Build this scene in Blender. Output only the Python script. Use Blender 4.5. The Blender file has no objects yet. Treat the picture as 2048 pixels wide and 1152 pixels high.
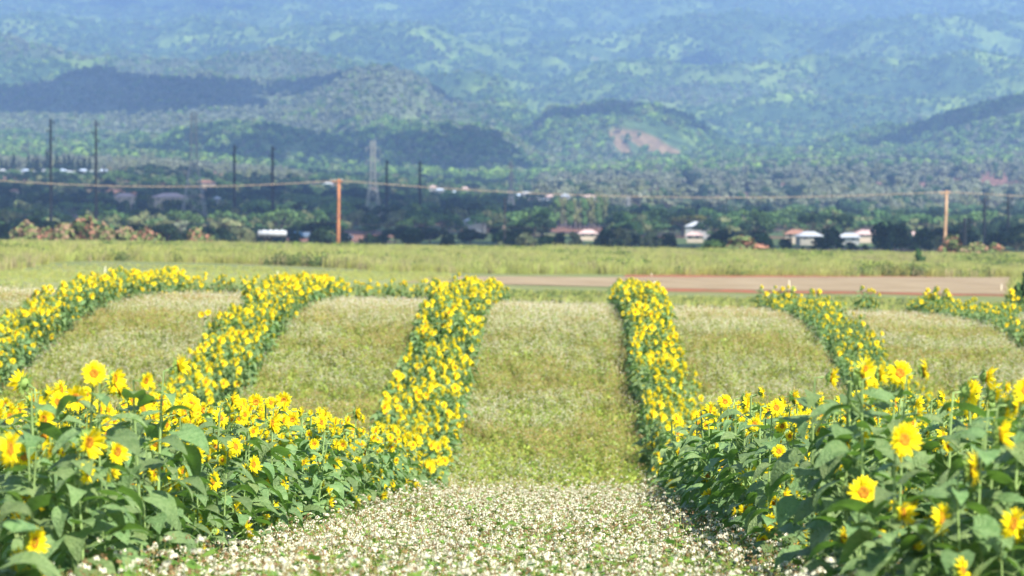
import bpy, math, random
import numpy as np
from mathutils import Vector, Matrix, Euler

random.seed(7)
rng = np.random.default_rng(11)
R = math.radians

# ------------------------------------------------------------------ camera, sky, sun
sc = bpy.context.scene
F = 6000.0                       # focal length in pixels of the 2048 px wide photograph
HY = 440.0                       # eye level in the photograph
cam_d = bpy.data.cameras.new('camera')
cam = bpy.data.objects.new('camera', cam_d)
sc.collection.objects.link(cam)
sc.camera = cam
cam_d.sensor_width = 36
cam_d.lens = F / 2048 * 36
cam_d.clip_start = 0.5
cam_d.clip_end = 60000
cam.location = (0, 0, 0)
cam.rotation_euler = (R(90) - math.atan((576 - HY) / F), 0, 0)
cam_d.dof.use_dof = True
cam_d.dof.focus_distance = 27
cam_d.dof.aperture_fstop = 3.1

SUN_EL, SUN_AZ = 48, 146         # degrees; azimuth clockwise from the view direction (+Y)
sunv = Vector((math.sin(R(SUN_AZ)) * math.cos(R(SUN_EL)), math.cos(R(SUN_AZ)) * math.cos(R(SUN_EL)), math.sin(R(SUN_EL))))
w = bpy.data.worlds.new('World')
sc.world = w
w.use_nodes = True
nt = w.node_tree
bg = nt.nodes['Background']
sky = nt.nodes.new('ShaderNodeTexSky')
sky.sky_type = 'NISHITA'
sky.sun_disc = False
sky.sun_elevation = R(SUN_EL)
sky.sun_rotation = R(SUN_AZ)
sky.air_density = 1.0
sky.dust_density = 0.6
nt.links.new(sky.outputs[0], bg.inputs[0])
bg.inputs[1].default_value = 0.11
sl = bpy.data.lights.new('sun', 'SUN')
sl.energy = 5.0
sl.angle = R(0.5)
sl.color = (1.0, 0.95, 0.86)
sun = bpy.data.objects.new('sun', sl)
sc.collection.objects.link(sun)
sun.rotation_euler = sunv.to_track_quat('Z', 'Y').to_euler()
sc.view_settings.view_transform = 'Standard'
sc.view_settings.look = 'None'
sc.view_settings.exposure = 0.93
sc.view_settings.gamma = 1
sc.cycles.volume_bounces = 1
sc.cycles.max_bounces = 6
sc.cycles.transparent_max_bounces = 4
sc.cycles.use_denoising = True

# ------------------------------------------------------------------ helpers
COL = sc.collection

def tag(o, label=None, cat=None, group=None, kind=None):
    if label: o['label'] = label
    if cat: o['category'] = cat
    if group: o['group'] = group
    if kind: o['kind'] = kind
    return o

def empty(name, loc=(0, 0, 0), rz=0, s=1):
    o = bpy.data.objects.new(name, None)
    o.empty_display_size = 0.2
    o.location = loc
    o.rotation_euler = (0, 0, rz)
    o.scale = (s, s, s)
    COL.objects.link(o)
    return o

def link(name, mesh, parent=None, loc=None, rot=None, scale=None):
    o = bpy.data.objects.new(name, mesh)
    COL.objects.link(o)
    if parent: o.parent = parent
    if loc is not None: o.location = loc
    if rot is not None: o.rotation_euler = rot
    if scale is not None: o.scale = scale
    return o

class MB:
    """collects faces with a material index each"""
    def __init__(s):
        s.v = []; s.f = []; s.m = []; s.n = 0
    def add(s, v, f, m=0):
        v = np.asarray(v, float)
        s.v.append(v)
        s.f += [tuple(i + s.n for i in q) for q in f]
        s.m += [m] * len(f)
        s.n += len(v)
    def merge(s, o, M=None, m=None):
        V = np.concatenate(o.v)
        if M is not None:
            A = np.array(M)
            V = V @ A[:3, :3].T + A[:3, 3]
        s.v.append(V)
        s.f += [tuple(i + s.n for i in q) for q in o.f]
        s.m += [m] * len(o.f) if m is not None else o.m
        s.n += len(V)
    def box(s, x0, x1, y0, y1, z0, z1, m=0):
        v = [(x, y, z) for z in (z0, z1) for y in (y0, y1) for x in (x0, x1)]
        s.add(v, [(0, 2, 3, 1), (4, 5, 7, 6), (0, 1, 5, 4), (2, 6, 7, 3), (0, 4, 6, 2), (1, 3, 7, 5)], m)
    def bar(s, a, b, r0, r1=None, n=6, m=0):
        s.tube([a, b], [r0, r0 if r1 is None else r1], n, m)
    def tube(s, pts, rad, n=6, m=0):
        pts = [Vector(p) for p in pts]
        V = []; Fc = []
        a = None
        for i, p in enumerate(pts):
            d = (pts[min(i + 1, len(pts) - 1)] - pts[max(i - 1, 0)]).normalized()
            if a is None: a = d.cross(Vector((0, 0, 1)) if abs(d.z) < 0.95 else Vector((1, 0, 0))).normalized()
            else:
                a = a - d * a.dot(d)
                a = a.normalized() if a.length > 1e-6 else d.orthogonal().normalized()
            b = d.cross(a)
            for k in range(n):
                t = 2 * math.pi * k / n
                V.append(p + (a * math.cos(t) + b * math.sin(t)) * rad[i])
        for i in range(len(pts) - 1):
            for k in range(n):
                k2 = (k + 1) % n
                Fc.append((i * n + k, i * n + k2, (i + 1) * n + k2, (i + 1) * n + k))
        Fc.append(tuple(range(n))[::-1])
        Fc.append(tuple((len(pts) - 1) * n + k for k in range(n)))
        s.add([tuple(v) for v in V], Fc, m)
    def mesh(s, name, mats, smooth=False):
        me = bpy.data.meshes.new(name)
        V = np.concatenate(s.v)
        me.from_pydata(V.tolist(), [], s.f)
        for mm in mats if isinstance(mats, (list, tuple)) else [mats]:
            me.materials.append(mm)
        me.polygons.foreach_set('material_index', np.array(s.m, dtype=np.int32))
        if smooth:
            me.polygons.foreach_set('use_smooth', np.ones(len(s.f), dtype=bool))
        me.update()
        return me

def grid_mesh(name, X, Y, Z, mats, colors=None, smooth=True):
    """X, Y, Z: (rows, cols) arrays"""
    nr, nc = X.shape
    V = np.stack([X, Y, Z], -1).reshape(-1, 3).astype(np.float32)
    i = np.arange(nr * nc).reshape(nr, nc)
    Q = np.stack([i[:-1, :-1], i[:-1, 1:], i[1:, 1:], i[1:, :-1]], -1).reshape(-1, 4).astype(np.int32)
    me = bpy.data.meshes.new(name)
    me.vertices.add(len(V)); me.vertices.foreach_set('co', V.ravel())
    me.loops.add(Q.size); me.loops.foreach_set('vertex_index', Q.ravel())
    me.polygons.add(len(Q))
    me.polygons.foreach_set('loop_start', np.arange(0, Q.size, 4, dtype=np.int32))
    me.polygons.foreach_set('use_smooth', np.full(len(Q), smooth))
    me.materials.append(mats)
    if colors is not None:
        ca = me.color_attributes.new('albedo', 'FLOAT_COLOR', 'POINT')
        C = np.concatenate([colors.reshape(-1, 3), np.ones((len(V), 1))], 1).astype(np.float32)
        ca.data.foreach_set('color', C.ravel())
    me.update(calc_edges=True)
    me.validate()
    return me

# ---- numpy noise
def _hash(ix, iy, seed):
    h = (ix.astype(np.int64) * 374761393 + iy.astype(np.int64) * 668265263 + seed * 974711) & 0xffffffff
    h = ((h ^ (h >> 13)) * 1274126177) & 0xffffffff
    h = ((h ^ (h >> 16)) * 2246822519) & 0xffffffff
    return ((h ^ (h >> 15)) & 0xffffff) / float(0xffffff)
def vnoise(x, y, seed=0):
    ix = np.floor(x); iy = np.floor(y)
    fx = x - ix; fy = y - iy
    fx = fx * fx * fx * (fx * (fx * 6 - 15) + 10); fy = fy * fy * fy * (fy * (fy * 6 - 15) + 10)
    a = _hash(ix, iy, seed); b = _hash(ix + 1, iy, seed); c = _hash(ix, iy + 1, seed); d = _hash(ix + 1, iy + 1, seed)
    return (a * (1 - fx) + b * fx) * (1 - fy) + (c * (1 - fx) + d * fx) * fy
def fbm(x, y, seed=0, oct=4, gain=0.5, ridged=False):
    s = 0; a = 1; t = 0
    for o in range(oct):
        n = vnoise(x * 1.0, y * 1.0, seed + o * 17)
        if ridged: n = 1 - np.abs(2 * n - 1)
        s = s + a * n; t += a; a *= gain
        x, y = (x * 0.8 - y * 0.6) * 2.03 + 5.2, (x * 0.6 + y * 0.8) * 2.03 + 1.3
    return s / t
def worley(x, y, seed=0):
    """distance to the nearest jittered cell point and that cell's random number"""
    ix = np.floor(x); iy = np.floor(y)
    best = np.full(x.shape, 9.0); cid = np.zeros(x.shape)
    for dx in (-1, 0, 1):
        for dy in (-1, 0, 1):
            cx = ix + dx; cy = iy + dy
            px = cx + 0.15 + 0.7 * _hash(cx, cy, seed); py = cy + 0.15 + 0.7 * _hash(cx, cy, seed + 1)
            d = (px - x) ** 2 + (py - y) ** 2
            m = d < best
            best = np.where(m, d, best); cid = np.where(m, _hash(cx, cy, seed + 2), cid)
    return np.sqrt(best), cid
def sstep(a, b, x):
    t = np.clip((x - a) / (b - a), 0, 1)
    return t * t * (3 - 2 * t)

# ---- materials
def mat(name, col=(0.5, 0.5, 0.5), rough=0.8, spec=0.2, noise=None, col2=None, rnd=0.0, trans=0.0, tcol=None, nscale=5.0, attr=None, metallic=0.0, bump=0.0, bscale=20.0, hue=0.0):
    m = bpy.data.materials.new(name)
    m.use_nodes = True
    t = m.node_tree; N = t.nodes; L = t.links
    b = N['Principled BSDF']
    b.inputs['Roughness'].default_value = rough
    b.inputs['Specular IOR Level'].default_value = spec
    b.inputs['Metallic'].default_value = metallic
    src = None
    if attr:
        a = N.new('ShaderNodeAttribute'); a.attribute_name = attr; src = a.outputs['Color']
    else:
        c = N.new('ShaderNodeRGB'); c.outputs[0].default_value = (*col, 1); src = c.outputs[0]
    tc = N.new('ShaderNodeTexCoord')
    if col2 is not None:
        n = N.new('ShaderNodeTexNoise'); n.inputs['Scale'].default_value = nscale; n.inputs['Detail'].default_value = 5
        L.new(tc.outputs['Object'], n.inputs['Vector'])
        r = N.new('ShaderNodeMapRange'); r.inputs[1].default_value = 0.38; r.inputs[2].default_value = 0.62
        L.new(n.outputs[0], r.inputs[0])
        mx = N.new('ShaderNodeMix'); mx.data_type = 'RGBA'
        L.new(r.outputs[0], mx.inputs['Factor']); L.new(src, mx.inputs[6]); mx.inputs[7].default_value = (*col2, 1)
        src = mx.outputs[2]
    if rnd > 0 or hue > 0:
        oi = N.new('ShaderNodeObjectInfo')
        hs = N.new('ShaderNodeHueSaturation')
        r = N.new('ShaderNodeMapRange'); r.inputs[3].default_value = 1 - rnd; r.inputs[4].default_value = 1 + rnd
        L.new(oi.outputs['Random'], r.inputs[0]); L.new(r.outputs[0], hs.inputs['Value'])
        if hue > 0:
            ml = N.new('ShaderNodeMath'); ml.operation = 'MULTIPLY'; ml.inputs[1].default_value = 7.31
            fr = N.new('ShaderNodeMath'); fr.operation = 'FRACT'
            r2 = N.new('ShaderNodeMapRange'); r2.inputs[3].default_value = 0.5 - hue; r2.inputs[4].default_value = 0.5 + hue
            L.new(oi.outputs['Random'], ml.inputs[0]); L.new(ml.outputs[0], fr.inputs[0]); L.new(fr.outputs[0], r2.inputs[0]); L.new(r2.outputs[0], hs.inputs['Hue'])
        L.new(src, hs.inputs['Color']); src = hs.outputs[0]
    L.new(src, b.inputs['Base Color'])
    if bump:
        n = N.new('ShaderNodeTexNoise'); n.inputs['Scale'].default_value = bscale; n.inputs['Detail'].default_value = 6
        L.new(tc.outputs['Object'], n.inputs['Vector'])
        bm = N.new('ShaderNodeBump'); bm.inputs['Strength'].default_value = bump; bm.inputs['Distance'].default_value = 0.1
        L.new(n.outputs[0], bm.inputs['Height']); L.new(bm.outputs[0], b.inputs['Normal'])
    if trans > 0:
        tr = N.new('ShaderNodeBsdfTranslucent')
        if tcol is not None: tr.inputs[0].default_value = (*tcol, 1)
        else: L.new(src, tr.inputs[0])
        ms = N.new('ShaderNodeMixShader'); ms.inputs[0].default_value = trans
        L.new(b.outputs[0], ms.inputs[1]); L.new(tr.outputs[0], ms.inputs[2])
        L.new(ms.outputs[0], N['Material Output'].inputs['Surface'])
    return m

M = dict(
    leaf=mat('sunflower_leaf', (0.135, 0.225, 0.075), 0.5, 0.36, col2=(0.21, 0.31, 0.115), nscale=7, rnd=0.28, trans=0.26, tcol=(0.20, 0.42, 0.05), hue=0.022, bump=0.5, bscale=14),
    stem=mat('sunflower_stem', (0.25, 0.36, 0.12), 0.7, 0.2, rnd=0.15),
    petal=mat('sunflower_petal', (0.92, 0.74, 0.014), 0.6, 0.12, rnd=0.10, trans=0.34, tcol=(0.97, 0.82, 0.03)),
    disc=mat('sunflower_disc', (0.30, 0.11, 0.012), 0.9, 0.1, col2=(0.55, 0.27, 0.02), nscale=60),
    calyx=mat('sunflower_bracts', (0.27, 0.40, 0.10), 0.7, 0.2, rnd=0.12, trans=0.15),
    bw_stem=mat('buckwheat_stem', (0.44, 0.40, 0.13), 0.7, 0.2, rnd=0.2),
    bw_leaf=mat('buckwheat_leaf', (0.27, 0.37, 0.055), 0.6, 0.2, rnd=0.25, trans=0.3, hue=0.02),
    bw_flower=mat('buckwheat_flower', (0.82, 0.80, 0.66), 0.7, 0.1, rnd=0.10, trans=0.25),
    bw_seed=mat('buckwheat_seed', (0.44, 0.27, 0.12), 0.8, 0.1, rnd=0.25),
    weed=mat('weed_leaf', (0.34, 0.42, 0.07), 0.6, 0.2, rnd=0.2, trans=0.3, hue=0.02),
    grass=mat('tall_grass', (0.43, 0.46, 0.12), 0.6, 0.2, rnd=0.22, trans=0.35, hue=0.022),
    drygrass=mat('dry_grass', (0.34, 0.29, 0.15), 0.7, 0.2, rnd=0.2, trans=0.2),
    scrub=mat('scrub_leaf', (0.10, 0.15, 0.045), 0.7, 0.2, rnd=0.3, trans=0.2, hue=0.02),
    scrubred=mat('scrub_flower', (0.34, 0.14, 0.09), 0.8, 0.1, rnd=0.25, trans=0.2),
    bark=mat('bark', (0.20, 0.16, 0.12), 0.9, 0.1, col2=(0.12, 0.09, 0.07), nscale=3),
    palebark=mat('pale_bark', (0.42, 0.38, 0.34), 0.9, 0.1),
    blackpole=mat('dark_steel', (0.008, 0.009, 0.012), 0.6, 0.3),
    lattice=mat('galvanised_steel', (0.36, 0.37, 0.34), 0.6, 0.3),
    wood=mat('pole_wood', (0.50, 0.21, 0.10), 0.85, 0.15, col2=(0.36, 0.15, 0.08), nscale=1.5),
    wood2=mat('weathered_pole_wood', (0.52, 0.34, 0.21), 0.85, 0.15, col2=(0.40, 0.25, 0.15), nscale=1.5),
    ceramic=mat('insulator_ceramic', (0.45, 0.42, 0.36), 0.4, 0.4),
    wire=mat('pale_wire', (0.40, 0.32, 0.23), 0.5, 0.4),
    wire2=mat('rusty_wire', (0.30, 0.16, 0.12), 0.6, 0.3),
    stake=mat('stake_paint', (0.75, 0.70, 0.52), 0.7, 0.2),
    glass=mat('window_glass', (0.05, 0.07, 0.09), 0.15, 0.5),
    tyre=mat('tyre_rubber', (0.02, 0.02, 0.02), 0.8, 0.2),
    white=mat('white_paint', (0.75, 0.76, 0.76), 0.4, 0.4),
    blue=mat('blue_paint', (0.12, 0.30, 0.50), 0.4, 0.4),
    bird=mat('dark_feathers', (0.05, 0.04, 0.03), 0.8, 0.2),
)
def colour(name, c, **k):
    if name not in M: M[name] = mat(name, c, **k)
    return M[name]

# ------------------------------------------------------------------ the lie of the land
ROW = 0.0177                    # rows lean this much to the right per metre of depth
ROWS = {'F': -15.1, 'C': -9.0, 'A': -3.34, 'B': 2.40, 'D': 8.1, 'E': 13.9}
HALF = 0.86
PY = np.array([-30, 0, 17, 30, 42, 48, 54, 60, 66, 75, 83, 88, 94, 102, 112, 130, 180, 400, 440, 470])
PZ = np.array([0.6, -0.70, -2.03, -3.04, -3.90, -4.36, -5.15, -5.32, -5.02, -4.45, -3.60, -3.10, -2.84, -2.92, -3.08, -3.32, -3.62, -3.80, -4.6, -7.0])
def smooth_profile(y):
    s = 0
    for d, wt in ((-2, .2), (-1, .2), (0, .2), (1, .2), (2, .2)):
        s = s + wt * np.interp(y + d * 1.3, PY, PZ)
    return s
def field_z(x, y):
    """bare ground of the farm; buckwheat stands 0.6 m above it"""
    x = np.asarray(x, float); y = np.asarray(y, float)
    tilt = np.interp(y, [0, 55, 100, 180, 400, 470], [0, 0, -0.026, -0.022, -0.0150, -0.012])
    z = smooth_profile(y) - 0.6 + tilt * x
    z = z + 0.10 * (fbm(x / 14.0, y / 14.0, 3, 3) - 0.5) * sstep(50, 70, y)
    z = z + 0.9 * (fbm(x / 60.0, y / 90.0, 5, 3) - 0.5) * sstep(170, 300, y)
    return z

PXK = np.array([-1500, 0, 300, 600, 900, 1050, 1300, 1600, 2048, 3500])
RK = [700, 1000, 1300, 1600, 2000, 2500, 3000, 4000, 5500, 7500, 9500, 11500]
TY = np.array([
    [500, 500, 500, 500, 500, 500, 500, 500, 500, 500],
    [462, 462, 463, 464, 466, 468, 472, 474, 476, 476],
    [425, 425, 430, 438, 445, 448, 456, 458, 458, 458],
    [392, 392, 398, 412, 420, 424, 436, 440, 440, 440],
    [352, 352, 352, 372, 394, 402, 405, 408, 405, 405],
    [330, 330, 332, 358, 372, 380, 368, 362, 352, 350],
    [318, 318, 322, 345, 360, 362, 345, 338, 325, 320],
    [262, 262, 268, 320, 340, 350, 330, 326, 318, 310],
    [170, 170, 172, 178, 215, 235, 205, 200, 210, 200],
    [80, 80, 90, 100, 110, 120, 120, 120, 110, 100],
    [5, 5, 10, 20, 30, 40, 30, 15, 20, 10],
    [-70, -70, -70, -60, -50, -12, -55, -60, -70, -80]], float)
LAYERS = [   # distance, front slope, back slope, silhouette in the photograph
    (3500, 0.20, 0.30, [(-400, 420), (200, 420), (290, 360), (350, 285), (480, 263), (560, 276), (660, 290), (720, 290), (780, 266), (880, 270), (990, 284), (1060, 315), (1130, 345), (1200, 430), (3000, 430)]),
    (4500, 0.20, 0.12, [(-600, 160), (0, 176), (110, 178), (200, 160), (400, 168), (560, 168), (680, 156), (760, 160), (850, 182), (905, 218), (990, 212), (1080, 232), (1150, 280), (1250, 420), (3000, 430)]),
    (4100, 0.24, 0.12, [(-400, 430), (900, 430), (1020, 300), (1100, 225), (1210, 205), (1320, 212), (1400, 236), (1500, 285), (1570, 325), (1640, 430), (3000, 430)]),
    (3900, 0.30, 0.2, [(-400, 430), (1500, 430), (1640, 300), (1750, 262), (1850, 250), (1900, 228), (2048, 196), (2400, 150), (3400, 130)]),
    (5900, 0.30, 0.45, [(-600, 430), (980, 430), (1100, 190), (1200, 160), (1330, 140), (1500, 125), (1650, 110), (1800, 128), (1950, 120), (2048, 140), (2600, 120), (3400, 140)]),
    (5400, 0.30, 0.45, [(-600, 100), (0, 110), (180, 128), (330, 118), (520, 108), (700, 118), (860, 130), (1000, 160), (1100, 300), (1200, 430), (3400, 430)]),
    (7400, 0.33, 0.45, [(-600, 40), (0, 50), (240, 68), (480, 60), (680, 80), (850, 100), (1000, 85), (1150, 95), (1300, 60), (1500, 50), (1640, 78), (1800, 60), (2048, 70), (3400, 50)]),
    (9300, 0.33, 0.45, [(-600, -10), (200, 15), (500, -5), (800, 20), (1000, 12), (1250, 18), (1500, -5), (1700, 20), (2048, -10), (3400, 0)]),
]
def px_of(x, y): return 1024 + F * x / y
def bilin(px, r):
    r_ = np.log(np.clip(r, RK[0], RK[-1])); k = np.log(np.array(RK))
    j = np.clip(np.searchsorted(k, r_) - 1, 0, len(RK) - 2)
    t = (r_ - k[j]) / (k[j + 1] - k[j])
    cols = np.stack([np.interp(px, PXK, row) for row in TY])
    jj = np.arange(px.size)
    c = cols.reshape(len(RK), -1)
    a = c[j.ravel(), jj].reshape(px.shape); b = c[j.ravel() + 1, jj].reshape(px.shape)
    return a * (1 - t) + b * t
def land_z(x, y):
    """valley and mountains, from 450 m out"""
    x = np.asarray(x, float); y = np.asarray(y, float)
    px = px_of(x, y); r = y
    z = (HY - bilin(px, r)) / F * r
    wx = x + 260 * (fbm(x / 900, y / 900, 31, 3) - 0.5); wy = y + 260 * (fbm(x / 900, y / 900, 37, 3) - 0.5)
    for R0, sf, sb, poly in LAYERS:
        p = np.array(poly, float)
        d = R0 * (1 + 0.05 * (fbm(px / 260.0, px * 0 + R0, 41, 3) - 0.5) * 2)
        zc = (HY - np.interp(px, p[:, 0], p[:, 1])) / F * R0
        front = np.maximum(0, d - r); back = np.maximum(0, r - d)
        # spurs: the front slope is cut by gullies that deepen downhill
        g = fbm(wx / 330.0 + R0, wy / 900.0, 43, 3, ridged=True)
        h = zc - sf * (front ** 2 / (front + 220)) * (1.25 - 0.5 * g) - sb * back ** 2 / (back + 150)
        z = np.where(zc > 0, np.logaddexp(z / 6.0, h / 6.0) * 6.0, z)
    rel = sstep(2700, 5200, r)
    z = z + rel * (105 * (fbm(wx / 420.0 + wy / 1500.0, wy / 700.0, 51, 5, 0.5, True) - 0.62) + 45 * (fbm(wx / 1300.0, wy / 1300.0, 57, 3) - 0.5))
    z = z + 4.0 * (fbm(x / 160.0, y / 200.0, 61, 3) - 0.5) * sstep(1000, 2500, r)
    zf = field_z(np.clip(x / y * 470, -150, 150), np.full_like(y, 470.0))
    t = sstep(470, 700, y)
    return zf * (1 - t) + z * t
def ground_z(x, y):
    x = np.atleast_1d(np.asarray(x, float)); y = np.atleast_1d(np.asarray(y, float))
    return np.where(y < 470, field_z(x, np.minimum(y, 470)), land_z(x, np.maximum(y, 470)))
_gyk = np.arange(-30, 470.5, 0.5); _gpk = smooth_profile(_gyk)
def gz(x, y):
    if y < 165:      # quick version for the thousands of plants
        z = float(np.interp(y, _gyk, _gpk)) - 0.6 + float(np.interp(y, [0, 55, 100, 180], [0, 0, -0.026, -0.022])) * x
        return z
    return float(ground_z(x, y)[0])
def at(px, Y): return (px - 1024) / F * Y
def zat(py, Y): return (HY - py) / F * Y
def pz(py, Y): return zat(py, Y)

# ------------------------------------------------------------------ ground and hills
soil = mat('red_brown_soil', (0.22, 0.13, 0.07), 0.95, 0.1, col2=(0.18, 0.19, 0.07), nscale=0.35, bump=0.6, bscale=3)
ys = np.concatenate([np.arange(-30, 120, 0.75), np.arange(120, 470.1, 2.5)])
xs = np.concatenate([np.arange(-420, -60, 12), np.arange(-60, 60, 0.8), np.arange(60, 421, 12)])
GX, GY = np.meshgrid(xs, ys)
tag(link('ground', grid_mesh('ground', GX, GY, field_z(GX, GY), soil)), kind='structure')

NC, NR = 1150, 1500
th = np.linspace(-R(13.5), R(13.5), NC)
rr = np.exp(np.linspace(math.log(470), math.log(11600), NR))
TT, RR = np.meshgrid(np.tan(th), rr)
HX, HYY = TT * RR, RR
HZ = land_z(HX, HYY)
PX = px_of(HX, HYY)
# forest canopy relief and forest colour; grey on the left hill paints in dim light
wd, wc = worley(HX / 15.0, HYY / 15.0, 71)
wd2, wc2 = worley(HX / 34.0, HYY / 34.0, 75)
clump = fbm(HX / 90.0, HYY / 90.0, 81, 4)
big = fbm(HX / 520.0, HYY / 520.0, 85, 4)
wood = 0.42 + 0.58 * sstep(0.34, 0.54, clump + 0.25 * (big - 0.5))
hillw = sstep(2300, 2900, RR)
HZ2 = HZ + hillw * (wood * (3.5 * np.sqrt(np.clip(1 - wd ** 2 * 1.6, 0, 1)) * (0.55 + 0.9 * wc) + 3.0 * np.sqrt(np.clip(1 - wd2 ** 2 * 1.5, 0, 1)) * wc2))
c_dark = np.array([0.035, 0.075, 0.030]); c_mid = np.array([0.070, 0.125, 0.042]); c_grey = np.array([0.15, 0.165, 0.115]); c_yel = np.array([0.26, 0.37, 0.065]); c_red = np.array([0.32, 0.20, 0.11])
def mixc(a, b, t): return a * (1 - t[..., None]) + b * t[..., None]
C = np.zeros(HX.shape + (3,)) + c_mid
C = mixc(C, c_dark, sstep(0.35, 0.75, wc) * 0.8)
sp = fbm(HX / 240.0, HYY / 340.0, 91, 4)
C = mixc(C, c_yel, (1 - wood) * sstep(0.42, 0.58, sp) * 0.95)
C = mixc(C, c_yel, sstep(0.60, 0.70, fbm(HX / 130.0, HYY / 210.0, 93, 4)) * 0.7)
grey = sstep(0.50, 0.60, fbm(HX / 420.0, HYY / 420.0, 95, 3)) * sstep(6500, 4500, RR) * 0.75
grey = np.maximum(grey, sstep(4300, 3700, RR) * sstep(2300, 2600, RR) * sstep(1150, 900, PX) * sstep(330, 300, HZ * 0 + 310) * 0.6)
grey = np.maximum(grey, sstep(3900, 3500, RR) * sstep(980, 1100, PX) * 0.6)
grey = np.maximum(grey, sstep(4900, 4700, RR) * sstep(3300, 3600, RR) * sstep(1050, 850, PX) * 0.85)  # grey here paints the dim light on the left hill into its colour
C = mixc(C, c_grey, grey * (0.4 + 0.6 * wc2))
# bare red slope on the right hand hill, small red scars elsewhere
PYv = HY - F * HZ / HYY
def scar(cx, cy, lx, ly, ang, r0, r1):
    u = ((PX - cx) * math.cos(ang) + (PYv - cy) * math.sin(ang)) / lx
    v = (-(PX - cx) * math.sin(ang) + (PYv - cy) * math.cos(ang)) / ly
    n = fbm(HX / 60.0, HYY / 60.0, 99, 3)
    return sstep(1.0, 0.75, np.sqrt(u * u + v * v) + (n - 0.5) * 1.5) * ((RR > r0) & (RR < r1))
red = np.maximum.reduce([scar(1310, 292, 90, 17, 0.45, 3300, 4300), scar(1255, 312, 50, 11, 0.9, 3300, 4300), scar(900, 330, 60, 5, 0.2, 2800, 3700) * 0.6, scar(740, 342, 50, 5, 0.25, 2800, 3700) * 0.6, scar(1925, 302, 26, 4, 0.0, 2600, 4200), scar(1190, 118, 12, 5, 0.1, 5000, 8000) * 0.5])
C = mixc(C, c_red, red * 0.72)
HZ2 = np.where(red > 0.4, HZ, HZ2)
# valley floor between the trees: dry grass and red earth
vf = mixc(np.zeros(HX.shape + (3,)) + np.array([0.09, 0.13, 0.05]), np.array([0.25, 0.13, 0.09]), sstep(0.52, 0.62, fbm(HX / 70.0, HYY / 140.0, 103, 3)))
C = np.where(hillw[..., None] > 0.5, C, vf)
wd3, wc3 = worley(HX / 7.0, HYY / 12.0, 111)
C = C * (0.62 + 0.55 * wc3 + 0.35 * (fbm(HX / 40.0, HYY / 60.0, 107, 3) - .3))[..., None]
hill_mat = mat('forested_hills', attr='albedo', rough=0.95, spec=0.05)
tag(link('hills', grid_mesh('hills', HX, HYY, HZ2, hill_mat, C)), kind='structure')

def patch(name, corners, material, dz=0.02, nu=120, nv=12, wob=1.2, seed=3):
    """a sheet laid over the ground between two edges given in ground metres"""
    (a0, a1), (b0, b1) = corners       # near edge, far edge, each left and right
    u = np.linspace(0, 1, nu); v = np.linspace(0, 1, nv)
    U, V = np.meshgrid(u, v)
    n0 = np.stack([a0[0] + (a1[0] - a0[0]) * U, a0[1] + (a1[1] - a0[1]) * U + wob * (fbm(U * 14, U * 0, seed, 3) - 0.5)])
    n1 = np.stack([b0[0] + (b1[0] - b0[0]) * U, b0[1] + (b1[1] - b0[1]) * U + wob * (fbm(U * 14, U * 0 + 7, seed, 3) - 0.5)])
    P = n0 * (1 - V) + n1 * V
    return tag(link(name, grid_mesh(name, P[0], P[1], field_z(P[0], P[1]) + dz, material)), kind='structure')

def gy(px, py, z_off=0.0):
    """ground distance at which the field shows at that pixel, beyond the crest"""
    Y = np.arange(112, 440, 1.0)
    yy = HY - F * (field_z(at(px, Y), Y) + z_off) / Y
    i = int(np.argmin(np.abs(yy - py)))
    return float(Y[i])
def gpt(px, py): Y = gy(px, py); return (at(px, Y), Y)

tan_soil = mat('tilled_soil', (0.32, 0.25, 0.155), 0.95, 0.1, col2=(0.25, 0.185, 0.11), nscale=0.25, bump=0.5, bscale=4)
red_soil = mat('red_earth', (0.34, 0.11, 0.06), 0.95, 0.1, col2=(0.20, 0.12, 0.06), nscale=1.0, bump=0.5, bscale=4)
mown = mat('mown_grass', (0.20, 0.235, 0.085), 0.9, 0.1, col2=(0.245, 0.25, 0.11), nscale=0.5, bump=0.6, bscale=6)
verge = mat('weedy_turf', (0.15, 0.19, 0.065), 0.9, 0.1, col2=(0.20, 0.20, 0.09), nscale=0.4, bump=0.6, bscale=6)
patch('verge_ground', (((-60, 113), (60, 113)), ((-110, 262), (110, 262))), verge, 0.015, nv=40)
patch('mown_field', ((gpt(-60, 575), gpt(1050, 580)), (gpt(-60, 536), gpt(850, 551))), mown, 0.04, nv=20, seed=5)
patch('red_soil_strip', ((gpt(1250, 583), gpt(2150, 596)), (gpt(1250, 549.5), gpt(2150, 547))), red_soil, 0.03, nv=20, wob=2.5, seed=9)
patch('dirt_field', ((gpt(800, 566), gpt(2150, 593)), (gpt(860, 554), gpt(2150, 555))), tan_soil, 0.05, nv=20, wob=1.6, seed=12)

# ------------------------------------------------------------------ plant building blocks
def T(loc=(0, 0, 0), rot=(0, 0, 0), s=1.0):
    return Matrix.LocRotScale(Vector(loc), Euler(rot), Vector((s, s, s)))

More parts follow.
